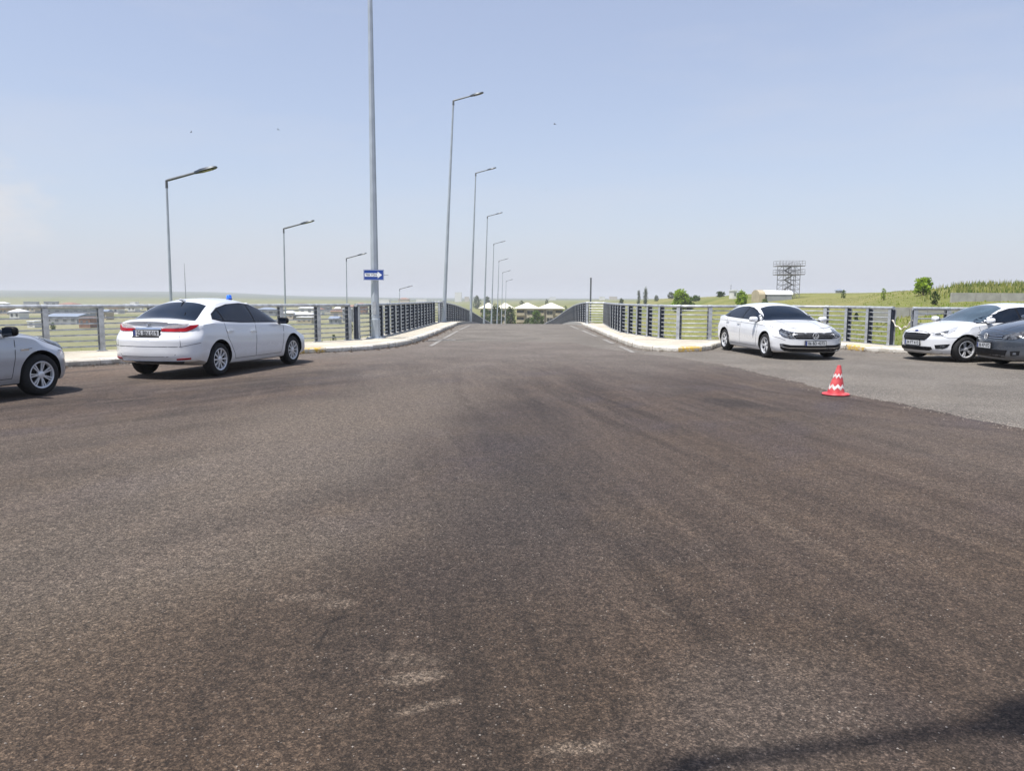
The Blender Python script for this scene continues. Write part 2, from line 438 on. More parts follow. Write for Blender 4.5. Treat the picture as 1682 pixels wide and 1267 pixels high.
simple('cone_white', (.78, .76, .74), .5, 0, .05, 16, .1, 0, (.52, .42, .40))
simple('sign_blue', (.012, .05, .27), .35, 0, .06, 14)
simple('sign_white', (.75, .77, .80), .35, 0, .03, 14)
simple('concrete', (.37, .36, .33), .9, 0, .12, 1.6, .3)
simple('wall_cream', (.46, .40, .31), .9, 0, .08, .6)
simple('wall_tan', (.42, .36, .25), .9, 0, .1, .6)
simple('wall_white', (.68, .67, .63), .9, 0, .06, .6)
simple('wall_brown', (.26, .15, .11), .9, 0, .12, .6)
simple('wall_grey', (.30, .31, .32), .9, 0, .1, .6)
simple('roof_cream', (.66, .62, .50), .8, 0, .06, .8)
simple('roof_blue', (.22, .26, .33), .6, .1, .1, .8)
simple('roof_white', (.74, .75, .76), .5, 0, .05, .8)
simple('roof_red', (.27, .15, .11), .8, 0, .12, 1.2)
simple('window_far', (.11, .12, .13), .3, 0, .2, 3)
simple('window_dark', (.03, .035, .04), .15, 0, .2, 3)
simple('bark', (.10, .075, .05), .95, 0, .25, 9, .4)
def leafy(name, a, b, tr=.45, scale=1.4):
    g = G(name)
    N, L = g.N, g.L
    c = g.mix(g.noise(g.pos, scale, 4, .6, .35, .65), a, b)
    d = N.new('ShaderNodeBsdfDiffuse'); t = N.new('ShaderNodeBsdfTranslucent'); m = N.new('ShaderNodeMixShader')
    L.new(c, d.inputs['Color']); L.new(c, t.inputs['Color']); m.inputs[0].default_value = tr
    L.new(d.outputs[0], m.inputs[1]); L.new(t.outputs[0], m.inputs[2])
    L.new(m.outputs[0], N['Material Output'].inputs['Surface'])
leafy('leaf_bright', (.19, .29, .025), (.32, .44, .06))
leafy('leaf_green', (.075, .13, .028), (.13, .20, .045))
leafy('leaf_dull', (.10, .125, .070), (.15, .18, .10))
leafy('leaf_dark', (.045, .075, .024), (.085, .13, .040))
leafy('weed', (.24, .28, .06), (.40, .40, .11), .45, .35)
leafy('straw', (.30, .31, .09), (.50, .46, .20), .45, .35)
simple('bird_grey', (.05, .055, .06), .8, 0, .1, 20)
simple('soil', (.060, .042, .030), .95, 0, .4, 12)
simple('gravel', (.22, .19, .165), .95, 0, .4, 40)
simple('scaffold', (.24, .23, .24), .6, .3, .15, 6)
simple('rope', (.6, .56, .5), .9, 0, .2, 20)

# ------------------------------------------------------------------ mesh builder
class MB:
    def __init__(s):
        s.v, s.f, s.m = [], [], []
        s.cur = 0
    def add(s, vs, fs):
        b = len(s.v)
        s.v += [tuple(p) for p in vs]
        for f in fs:
            s.f.append(tuple(i + b for i in f)); s.m.append(s.cur)
    def box(s, c, size, M=None, taper=(1, 1)):
        x, y, z = [d / 2 for d in size]
        vs = [Vector((sx * x * (taper[0] if sz > 0 else 1), sy * y * (taper[1] if sz > 0 else 1), sz * z)) for sz in (-1, 1) for sy in (-1, 1) for sx in (-1, 1)]
        if M is not None: vs = [M @ p for p in vs]
        vs = [p + Vector(c) for p in vs]
        s.add(vs, [(0, 2, 3, 1), (4, 5, 7, 6), (0, 1, 5, 4), (2, 6, 7, 3), (0, 4, 6, 2), (1, 3, 7, 5)])
    def bar(s, p0, p1, w, h=None, up=(0, 0, 1)):
        p0, p1 = Vector(p0), Vector(p1); h = h or w
        d = (p1 - p0); L = d.length
        if L < 1e-6: return
        d /= L; up = Vector(up)
        if abs(d.dot(up)) > .98: up = Vector((1, 0, 0))
        a = d.cross(up).normalized(); b = a.cross(d)
        vs = [p + a * sa * w / 2 + b * sb * h / 2 for p in (p0, p1) for sa, sb in ((-1, -1), (1, -1), (1, 1), (-1, 1))]
        s.add(vs, [(0, 3, 2, 1), (4, 5, 6, 7), (0, 1, 5, 4), (1, 2, 6, 5), (2, 3, 7, 6), (3, 0, 4, 7)])
    def tube(s, pts, rad, n=10, cap=True):
        pts = [Vector(p) for p in pts]
        if not isinstance(rad, (list, tuple)): rad = [rad] * len(pts)
        vs = []
        prev = None
        for i, p in enumerate(pts):
            d = (pts[min(i + 1, len(pts) - 1)] - pts[max(i - 1, 0)]).normalized()
            if prev is None:
                a = d.cross(Vector((0, 0, 1)))
                if a.length < .05: a = d.cross(Vector((0, 1, 0)))
            else:
                a = prev - d * prev.dot(d)
            a.normalize(); prev = a
            b = d.cross(a)
            for k in range(n):
                t = 2 * math.pi * k / n
                vs.append(p + (a * math.cos(t) + b * math.sin(t)) * rad[i])
        fs = [(i * n + k, i * n + (k + 1) % n, (i + 1) * n + (k + 1) % n, (i + 1) * n + k) for i in range(len(pts) - 1) for k in range(n)]
        if cap:
            fs += [tuple(reversed(range(n))), tuple(range((len(pts) - 1) * n, len(pts) * n))]
        s.add(vs, fs)
    def lathe(s, prof, n=32, axis='z', c=(0, 0, 0), closed=False):
        c = Vector(c); vs = []
        for r, h in prof:
            for k in range(n):
                t = 2 * math.pi * k / n
                if axis == 'z': vs.append(c + Vector((r * math.cos(t), r * math.sin(t), h)))
                else: vs.append(c + Vector((r * math.cos(t), h, r * math.sin(t))))
        m = len(prof)
        rows = m if closed else m - 1
        fs = [(i * n + k, i * n + (k + 1) % n, ((i + 1) % m) * n + (k + 1) % n, ((i + 1) % m) * n + k) for i in range(rows) for k in range(n)]
        s.add(vs, fs)
    def build(s, name, mats, parent=None, smooth=None, loc=None):
        me = bpy.data.meshes.new(name)
        me.from_pydata([tuple(p) for p in s.v], [], s.f)
        if isinstance(mats, str): mats = [mats]
        for k in mats: me.materials.append(MATS[k])
        if len(mats) > 1: me.polygons.foreach_set('material_index', s.m)
        bm = bmesh.new(); bm.from_mesh(me)
        bmesh.ops.recalc_face_normals(bm, faces=bm.faces)
        bm.to_mesh(me); bm.free()
        if smooth is not None:
            me.polygons.foreach_set('use_smooth', [True] * len(me.polygons))
            me.set_sharp_from_angle(angle=R_(smooth))
        o = bpy.data.objects.new(name, me)
        COL.objects.link(o)
        if parent: o.parent = parent
        if loc: o.location = loc
        return o

def text_mesh(name, body, size, mat, parent, M, extrude=.002, width=None):
    cu = bpy.data.curves.new(name, 'FONT')
    cu.body = body; cu.size = size; cu.extrude = extrude
    cu.align_x = 'CENTER'; cu.align_y = 'CENTER'
    cu.offset = size * .012
    t = bpy.data.objects.new('tmp', cu)
    COL.objects.link(t)
    dg = bpy.context.evaluated_depsgraph_get()
    me = bpy.data.meshes.new_from_object(t.evaluated_get(dg))
    bpy.data.objects.remove(t)
    if width:
        xs = [v.co.x for v in me.vertices]
        k = width / (max(xs) - min(xs))
        for v in me.vertices: v.co.x *= k
    me.transform(M)
    me.materials.clear(); me.materials.append(MATS[mat])
    me.name = name
    o = bpy.data.objects.new(name, me)
    COL.objects.link(o); o.parent = parent
    return o

def pch(tab):
    """monotone cubic through a table"""
    tab = sorted(tab)
    X = np.array([a for a, _ in tab], float); Y = np.array([b for _, b in tab], float)
    h = np.diff(X); dl = np.diff(Y) / h
    m = np.zeros(len(X)); m[0], m[-1] = dl[0], dl[-1]
    for i in range(1, len(X) - 1):
        if dl[i - 1] * dl[i] > 0:
            w1, w2 = 2 * h[i] + h[i - 1], h[i] + 2 * h[i - 1]
            m[i] = (w1 + w2) / (w1 / dl[i - 1] + w2 / dl[i])
    def f(x):
        x = min(max(x, X[0]), X[-1])
        i = min(max(int(np.searchsorted(X, x)) - 1, 0), len(X) - 2)
        t = (x - X[i]) / h[i]
        return float((2 * t**3 - 3 * t**2 + 1) * Y[i] + (t**3 - 2 * t**2 + t) * h[i] * m[i] + (-2 * t**3 + 3 * t**2) * Y[i + 1] + (t**3 - t**2) * h[i] * m[i + 1])
    return f
def sstep(a, b, x):
    t = min(max((x - a) / (b - a), 0), 1)
    return t * t * (3 - 2 * t)

# ------------------------------------------------------------------ layout lines (metres, camera above the origin looking along +Y)
KERB_L = [(-30, -4.6), (-9.62, 15.55), (-5.56, 19.95), (-4.5, 20.75), (-3.75, 21.75), (-3.35, 23.2), (-3.2, 25.5), (-3.13, 28.1), (-2.97, 41.5)]
RAIL_L = [(-30, -.4), (-12.6, 16.3), (-5.62, 23.05), (-5.0, 24.0), (-4.62, 25.3), (-4.5, 27.9), (-4.35, 33.0), (-4.27, 41.0)]
KERB_R = [(3.77, 41.5), (3.74, 34.0), (3.66, 26.8), (3.66, 22.4), (3.95, 21.35), (4.7, 20.95), (5.45, 21.3), (6.05, 22.3), (6.25, 23.4), (6.75, 24.15), (8.6, 24.5), (9.6, 24.0), (9.95, 22.7), (10.15, 21.3), (10.75, 20.75), (13.0, 20.6), (40, 20.4)]
RAIL_R1 = [(4.92, 40.3), (4.5, 34.0), (4.36, 29.9), (4.66, 28.0), (5.02, 26.2), (5.3, 25.2), (5.75, 24.85), (6.7, 24.9), (9.7, 25.6), (10.45, 25.2), (10.8, 24.0), (11.12, 22.0)]
RAIL_R2 = [(11.25, 21.25), (12.1, 21.2), (18, 21.2), (30, 21.0)]
DECK = pch([(20, 0), (41, 0), (48, -.15), (62, -.75), (83, -1.95), (107, -3.2), (131, -4.4), (155, -5.55), (180, -6.75), (212, -8.1), (260, -8.6)])
BEND = pch([(20, 0), (41, 0), (62, .35), (83, .65), (107, .80), (131, 1.1), (155, 1.5), (180, 2.0), (212, 2.9), (260, 4.5)])

def seg_dist(p, a, b):
    ax, ay = a; bx, by = b; px, py = p
    dx, dy = bx - ax, by - ay
    t = max(0, min(1, ((px - ax) * dx + (py - ay) * dy) / (dx * dx + dy * dy)))
    return math.hypot(px - ax - t * dx, py - ay - t * dy)
OUT = [(-60, -60), (-30, -.4)] + RAIL_L[1:] + [(-4.3, 45), (4.6, 45)] + RAIL_R1 + RAIL_R2[:1] + [(60, 21), (60, -60)]
def inside(p, poly):
    x, y = p; c = False
    for i in range(len(poly)):
        x1, y1 = poly[i]; x2, y2 = poly[i - 1]
        if (y1 > y) != (y2 > y) and x < (x2 - x1) * (y - y1) / (y2 - y1) + x1: c = not c
    return c
# height of the land by bearing (x / y) and distance
YS = [10, 30, 45, 60, 75, 90, 120, 170, 250, 400, 700, 1200, 2200, 3500, 4300, 6000]
LAND = {
    -1.2: [-8, -8, -8, -8, -8, -8, -8, -8, -8, -8, -8, -6, 2, 22, 30, 0],
    -.68: [-7, -7, -7.5, -8, -8, -8, -8, -8, -8, -8, -8, -8, 0, 22, 33, 0],
    -.42: [-7, -7, -7.5, -8, -8, -8, -8, -8, -8, -8, -8, -9, 0, 20, 29, 0],
    -.25: [-7, -7, -7.5, -8, -8, -8, -8, -8, -8.5, -9, -9, -9, -4, 2, 6, 0],
    -.12: [-7, -7, -8, -8, -8, -8, -8, -8.5, -9, -10, -10, -10, -8, -5, -2, 0],
    .0: [-7, -7, -8, -8, -8, -8, -8, -8.5, -9.5, -10.5, -9, -7, -4, -3, -2, 0],
    .07: [-6, -6, -6, -6, -6, -6, -6.5, -7.5, -9.5, -9, -6, -4, -3, -2, -1, 0],
    .14: [-5, -5, -5, -5, -5, -5, -5.5, -5.5, -5, -4, -2.5, -2, -2, -2, -1, 0],
    .22: [-4, -4, -4.5, -4.5, -4.5, -4.2, -3.5, -2.5, -1.0, 1.5, 2, 1, 0, -1, -1, 0],
    .30: [-3, -3, -3.5, -3.6, -3.4, -2.8, -1.2, .8, 3.0, 3.2, 3, 2, 0, -1, -1, 0],
    .42: [-2, -2, -2.5, -2.4, -1.8, -.9, .5, 2.1, 3.4, 3.6, 3, 2, 0, -1, -1, 0],
    .52: [-1.2, -1.0, -.1, .5, .7, 2.0, 2.9, 3.2, 3.5, 3.6, 3, 2, 0, -1, -1, 0],
    .60: [-1.2, -.9, .1, .8, 1.2, 3.1, 3.6, 3.8, 3.9, 4, 3, 2, 0, -1, -1, 0],
    .75: [-1.2, -.9, .1, .8, 1.2, 3.3, 3.7, 4, 4, 4, 3, 2, 0, -1, -1, 0],
    1.3: [-1.2, -.9, -.4, .4, 1.2, 3.3, 3.7, 4, 4, 4, 3, 2, 0, -1, -1, 0],
}
AZS = sorted(LAND); LT = np.array([LAND[a] for a in AZS])
def sm(t): return t * t * (3 - 2 * t)
def land_z(x, y):
    yy = max(y, 10.0)
    az = min(max(x / max(yy, 14), AZS[0]), AZS[-1] - 1e-6)
    i = max(0, int(np.searchsorted(AZS, az, 'right')) - 1); i = min(i, len(AZS) - 2)
    u = sm((az - AZS[i]) / (AZS[i + 1] - AZS[i]))
    ly = min(max(yy, YS[0]), YS[-1] - 1e-3)
    j = min(max(0, int(np.searchsorted(YS, ly, 'right')) - 1), len(YS) - 2)
    t = math.log(ly / YS[j]) / math.log(YS[j + 1] / YS[j])
    a = LT[i, j] * (1 - t) + LT[i, j + 1] * t
    b = LT[i + 1, j] * (1 - t) + LT[i + 1, j + 1] * t
    h = a * (1 - u) + b * u
    if yy > 90: h += .35 * math.sin(x * .031 + 1.3) * math.sin(y * .023) * min(1, yy / 300)
    if y < 70 and abs(x) < 70:
        p = (x, y)
        if inside(p, OUT): return -.5
        d = min(seg_dist(p, OUT[k], OUT[k + 1]) for k in range(len(OUT) - 1))
        w = sm(min(1, max(0, d - .45) / 5.5))
        return -.12 * (1 - min(1, d / .4)) + (-.10) * (1 - w) * min(1, d / .4) + (h + .12) * w - .12 * 0 if d > .0 else -.5
    return h

def make_land():
    def axis(lo, hi, near, n, k):
        ts = np.linspace(-1, 1, n)
        return ts
    xs = np.concatenate([-np.geomspace(48, 6500, 70)[::-1], np.arange(-46, 47, 1.0), np.geomspace(48, 6500, 70)])
    ys = np.concatenate([np.arange(-60, 4, 8.0), np.arange(4, 70, 1.0), np.geomspace(70.5, 6000, 130)])
    vs = [(x, y, land_z(float(x), float(y))) for y in ys for x in xs]
    nx = len(xs)
    fs = [(j * nx + i, j * nx + i + 1, (j + 1) * nx + i + 1, (j + 1) * nx + i) for j in range(len(ys) - 1) for i in range(nx - 1)]
    b = MB(); b.add(vs, fs)
    o = b.build('ground', 'land', smooth=180)
    tag(o, kind='structure')
make_land()

def sheet(name, poly, z, mat, kind='structure', thick=0.0):
    me = bpy.data.meshes.new(name)
    bm = bmesh.new()
    f = bm.faces.new([bm.verts.new((x, y, z)) for x, y in poly])
    if f.normal.z < 0 or True:
        bm.normal_update()
        if f.normal.z < 0: f.normal_flip()
    if thick:
        r = bmesh.ops.extrude_face_region(bm, geom=[f])
        for v in [e for e in r['geom'] if isinstance(e, bmesh.types.BMVert)]: v.co.z -= thick
        bmesh.ops.recalc_face_normals(bm, faces=bm.faces)
    bmesh.ops.triangulate(bm, faces=bm.faces)
    bm.to_mesh(me); bm.free()
    me.materials.append(MATS[mat])
    o = bpy.data.objects.new(name, me); COL.objects.link(o)
    tag(o, kind=kind)
    return o

def offset_line(line, d):
    """move a polyline sideways (positive: to the left of its direction)"""
    out = []
    for i, p in enumerate(line):
        a = Vector(line[max(i - 1, 0)]); b = Vector(line[min(i + 1, len(line) - 1)])
        t = (b - a).normalized()
        out.append((p[0] - t.y * d, p[1] + t.x * d))
    return out
def resample(line, step):
    pts = [Vector(p) for p in line]
    L = [0]
    for a, b in zip(pts, pts[1:]): L.append(L[-1] + (b - a).length)
    n = max(1, round(L[-1] / step)); out = []
    for k in range(n + 1):
        s = L[-1] * k / n
        i = min(max(int(np.searchsorted(L, s)) - 1, 0), len(pts) - 2)
        out.append(pts[i].lerp(pts[i + 1], (s - L[i]) / (L[i + 1] - L[i])))
    return out
def smooth_line(line, step=.5, it=3):
    p = [Vector(q) for q in resample(line, step)]
    for _ in range(it):
        p = [p[0]] + [(p[i - 1] + p[i] * 2 + p[i + 1]) / 4 for i in range(1, len(p) - 1)] + [p[-1]]
    return [(q.x, q.y) for q in p]

kl = smooth_line(KERB_L); kr = smooth_line(KERB_R)
# road: the flat junction, one sheet, then the bridge deck going down behind the crest
road_poly = [(-60, -60), (-30, -5.2)] + offset_line(kl, .12)[1:] + list(offset_line(kr, .12)) + [(60, 20.0), (60, -60)]
sheet('road', road_poly, 0.0, 'old_asphalt')
dk = MB()
ys = list(np.arange(41.3, 262, 3.0))
vs, fs = [], []
for y in ys:
    c, z = BEND(y), DECK(y)
    dz = -.0
    for x in (-4.5, -3.1, -3.1, 3.9, 3.9, 4.7):
        vs.append((c + x, y, z + (0.15 if x in (-4.5, 4.7) else 0)))
n = 6
vs = []
for y in ys:
    c, z = BEND(y), DECK(y)
    vs += [(c - 4.5, y, z - .9), (c - 4.5, y, z + .15), (c - 2.97, y, z + .15), (c - 2.97, y, z - .0), (c + 3.77, y, z - .0), (c + 3.77, y, z + .15), (c + 4.55, y, z + .15), (c + 4.55, y, z - .9)]
for i in range(len(ys) - 1):
    for k in range(8):
        dk.cur = {1: 1, 5: 1, 3: 0}.get(k, 2)
        dk.add([vs[i * 8 + k], vs[i * 8 + (k + 1) % 8], vs[(i + 1) * 8 + (k + 1) % 8], vs[(i + 1) * 8 + k]], [(0, 1, 2, 3)])
tag(dk.build('bridge_deck', ['old_asphalt', 'pavement', 'concrete']), kind='structure')
# abutment under the crest
ab = MB()
for y in (46, 75, 105, 135, 165, 195):
    z = DECK(y)
    g0 = land_z(BEND(y), y) - .6
    if z - .9 - g0 > .2:
        ab.box((BEND(y), y, (z - .9 + g0) / 2), (8.2, 1.2, z - .9 - g0))
tag(ab.build('bridge_piers', 'concrete'), kind='structure')

# the newer dark asphalt laid over the junction
er = random.Random(3)
edge_r = smooth_line([(2.6, 22.5), (3.35, 21.2), (4.1, 19.4), (4.75, 17.4), (5.05, 15.0), (5.2, 12.5), (5.62, 10.5), (6.0, 8.7), (6.9, 6.0), (8.4, 2.0), (11, -6), (16, -30)], .06, 12)
edge_r = [(x + er.uniform(-.035, .035) + .05 * math.sin(i * .13) + .03 * math.sin(i * .41), y + er.uniform(-.02, .02)) for i, (x, y) in enumerate(edge_r)]
fresh = [(-58, -58), (-29.5, -4.9)] + [p for p in offset_line(kl, -.04)[1:] if p[1] < 25.2] + [(-3.1, 25.6), (2.0, 25.6)] + edge_r + [(16, -58)]
sheet('road_overlay', fresh, .006, 'fresh_asphalt')

# pavements
def pavement(line_k, line_r, name, d):
    a = offset_line(line_k, d * .26)
    poly = list(a) + list(reversed(line_r))
    sheet(name, poly, .148, 'pavement', thick=.6)
outer_l = offset_line(RAIL_L, .32)
pavement(kl, outer_l, 'pavement', 1)
kr_a = [p for p in kr]
outer_r = offset_line(RAIL_R1, .32)[:-1] + [(11.6, 22.0), (11.6, 21.55), (40, 21.5)]
pavement(kr, outer_r, 'pavement', 1)

# kerbstones, 0.8 m long, painted in turn, much of the paint gone
def kerb(line, d, name, start, paints):
    pts = resample(line, .8)
    b = MB(); r = random.Random(start)
    for i in range(len(pts) - 1):
        a, c = pts[i], pts[i + 1]
        t = (c - a).normalized(); nrm = Vector((-t.y, t.x)) * d
        a2, c2 = a + t * .008, c - t * .008
        b.cur = paints(i, (a + c) / 2, r)
        top = .155 + r.uniform(-.012, .010); j = r.uniform(-.015, .015)
        prof = [(0 + j, -.2), (0.012 + j, top - .035), (.04 + j, top), (.27, top), (.27, -.2)]
        v = [Vector((q.x + nrm.x * o, q.y + nrm.y * o, z)) for q in (a2, c2) for o, z in prof]
        k = len(prof)
        b.add(v, [(m, (m + 1) % k, k + (m + 1) % k, k + m) for m in range(k)] + [tuple(range(k)), tuple(range(2 * k - 1, k - 1, -1))])
    tag(b.build(name, ['kerb_concrete', 'kerb_yellow', 'kerb_white']), kind='structure')
def pl(i, m, r):
    if -6.4 < m.x < -4.9 and m.y < 21: return 1
    return (2, 0, 1, 0)[i % 4] if r.random() < .25 else (2 if i % 2 else 0)
def prr(i, m, r):
    if m.x > 4.4 and m.x < 5.2 and m.y < 22: return 1
    if m.x > 9.5: return 1 if i % 3 == 0 else 2
    return 2 if i % 2 else 0
kerb(kl, 1, 'kerb', 4, pl)
kerb(kr, 1, 'kerb', 9, prr)

# painted edge lines at the neck of the road and the stop bar
def strip(pts, w, b, z=.012):
    pts = [Vector(p) for p in pts]
    for a, c in zip(pts, pts[1:]):
        t = (c - a).normalized(); n_ = Vector((-t.y, t.x)) * w / 2
        za, zc = DECK(a.y) + z, DECK(c.y) + z
        b.add([(a.x + n_.x, a.y + n_.y, za), (a.x - n_.x, a.y - n_.y, za), (c.x - n_.x, c.y - n_.y, zc), (c.x + n_.x, c.y + n_.y, zc)], [(0, 1, 2, 3)])
mk = MB()
strip([(-2.52, 23.3), (-2.5, 26.6)], .13, mk)
strip([(-2.5, 27.6), (-2.45, 34)], .13, mk)
strip([(-2.45, 35), (-2.3, 41.2)], .13, mk)
strip([(3.36, 20.9), (3.36, 23.6)], .14, mk)
strip([(3.35, 25.0), (3.33, 27.6)], .14, mk)
strip([(3.3, 29.5), (3.25, 35)], .14, mk)
strip([(3.2, 36.5), (3.15, 41.2)], .14, mk)
strip([(-3.0, 26.75), (-2.0, 26.75)], .55, mk)
tag(mk.build('road_marking', 'road_marking'), kind='structure')

# loose grit along the broken edge of the dark asphalt and in the gutters
gr = MB(); r = random.Random(11); gr.cur = 0
def stone(x, y, z, s):
    vs = []
    for (a, b_, c) in ((1, 0, 0), (0, 1, 0), (-1, 0, 0), (0, -1, 0), (0, 0, 1)):
        vs.append((x + (a * s + r.uniform(-.3, .3) * s), y + (b_ * s + r.uniform(-.3, .3) * s), z + c * s * .7 + .001))
    gr.add(vs, [(0, 1, 4), (1, 2, 4), (2, 3, 4), (3, 0, 4)])
for (x, y) in edge_r:
    if y < -1: continue
    for _ in range(5 if y < 16 else 3):
        stone(x + r.gauss(.06, .16), y + r.uniform(-.05, .05), .004, r.uniform(.004, .015))
for line in (kl, kr):
    for (x, y) in line:
        if y < 8 or x > 14: continue
        for _ in range(16):
            q = r.uniform(0, .3)
            stone(x + r.gauss(0, .12) + (q if line is kl else -q * .6), y + r.gauss(0, .12) - q, .008, r.uniform(.006, .022))
for _ in range(1500):
    a = r.uniform(-.8, .8); y = 1.9 + 16 * r.random() ** 1.6
    stone(a * y, y, .007, r.uniform(.002, .0055))
gr.cur = 1
for line, sg_ in ((kl, 1), (kr, -1)):
    for (x, y) in line:
        if y < 9 or x > 12 or y > 38: continue
        dens = 26 if (sg_ > 0 and 20 < y < 32) else 9
        for _ in range(dens):
            q = abs(r.gauss(0, .09))
            if sg_ > 0: stone(x + .03 + q * (.9 if y > 22 else .5), y - .02 - (q if y < 23 else 0), .008, r.uniform(.012, .045))
            else: stone(x - .03 - q * .7, y - .02 - q * .6, .008, r.uniform(.010, .032))
tag(gr.build('gravel', ['gravel', 'soil']), 'loose grit scattered on the road and along the kerbs', 'gravel', kind='stuff')

# ------------------------------------------------------------------ railings
def railing(line, label, zf=lambda x, y: .148, step=1.1, off_end=True, post_limit=999, bars=7, group='bridge railings'):
    pts = resample(line, step)
    root = empty('railing', (pts[0].x, pts[0].y, zf(pts[0].x, pts[0].y)))
    tag(root, label, 'railing', group)
    o0 = Vector((pts[0].x, pts[0].y, zf(pts[0].x, pts[0].y)))
    # one post, an H section with a cap collar, then copies
    p = MB()
    for s in (-1, 1): p.box((0, s * .085, .53), (.115, .012, 1.06))
    p.cur = 1
    for s in (-1, 1): p.box((s * .006, 0, .53), (.012, .158, 1.055))
    p.cur = 0
    p.box((0, 0, .012), (.20, .24, .02))
    p.lathe([(.0, -.062), (.052, -.062), (.052, .062), (0, .062)], 12, 'z')
    # turn the collar to lie round the top tube
    k = len(p.v) - 48
    for i in range(k, len(p.v)):
        x, y, z = p.v[i]; p.v[i] = (z, x, y + 1.10)
    first = None
    for i, q in enumerate(pts):
        a = pts[max(i - 1, 0)]; c = pts[min(i + 1, len(pts) - 1)]
        rz = math.atan2(c.y - a.y, c.x - a.x)
        if first is None:
            o = first = p.build('post', ['galvanised', 'post_dark'], root)
        else:
            o = first.copy(); COL.objects.link(o); o.parent = root
        o.location = Vector((q.x, q.y, zf(q.x, q.y))) - o0
        o.rotation_euler = (0, 0, rz)
    path = [Vector((q.x, q.y, zf(q.x, q.y))) - o0 for q in pts]
    t = MB(); t.tube([q + Vector((0, 0, 1.10)) for q in path], .046, 12)
    t.build('handrail', 'galvanised', root, 50)
    for kbar in range(bars):
        b = MB(); h = .12 + kbar * (.84 / (bars - 1))
        b.tube([q + Vector((0, 0, h)) for q in path], .021, 6)
        b.build('crossbar', 'galvanised', root, 60)
    return root
railing([(-20.5, 8.8), (-12.6, 16.3), (-5.62, 23.05), (-5.15, 23.75)], 'grey steel railing behind the white sedan with the blue beacon, on the left pavement', step=1.2)
railing([(-4.95, 24.1), (-4.62, 25.3), (-4.5, 27.9), (-4.35, 33.0), (-4.27, 41.0)], 'row of dark grey railing posts behind the tall pole with the blue sign', step=1.15)
def dz(x, y): return DECK(y) + .148
def deckline(x0, x1, y0, y1):
    return [(BEND(y) + x0 + (x1 - x0) * (y - y0) / (y1 - y0), y) for y in np.linspace(y0, y1, 40)]
railing([(-4.27, 41.15), (-3.98, 41.2)] , 'short railing end panel at the left shoulder of the bridge', zf=lambda x, y: .148, step=.3)
railing(deckline(-3.98, -4.1, 41.6, 170), 'left railing of the bridge running downhill past the crest beside the lamps', zf=dz, step=1.45)
railing(RAIL_R1[:7] + [(6.7, 24.9), (9.7, 25.6), (10.45, 25.2), (10.8, 24.0), (11.12, 22.2)], 'curved grey railing round the right corner behind the white sedan with front plate', step=1.02)
railing([(4.03, 40.7), (4.92, 40.4)], 'short railing panel facing the road at the right shoulder of the bridge', step=.9)
railing(deckline(4.05, 4.15, 41.3, 170), 'right railing of the bridge running downhill past the crest', zf=dz, step=1.45)
railing([(11.3, 21.3), (12.1, 21.25), (22, 21.2)], 'grey railing behind the white hatchback at the right edge', step=.86)
# the gap in the railing is tied across with a sagging rope of rag
rp = MB()
rp.tube([Vector((11.12, 22.2, .90)).lerp(Vector((11.3, 21.35, .94)), t) + Vector((0, 0, -.25 * math.sin(math.pi * t) + .03 * math.sin(t * 23))) for t in np.linspace(0, 1, 16)], [.018 + .012 * math.sin(k * 2.1) for k in range(16)], 6)
tag(rp.build('rope', 'rope', smooth=60), 'pale rag rope sagging across the gap between two railing posts', 'rope')

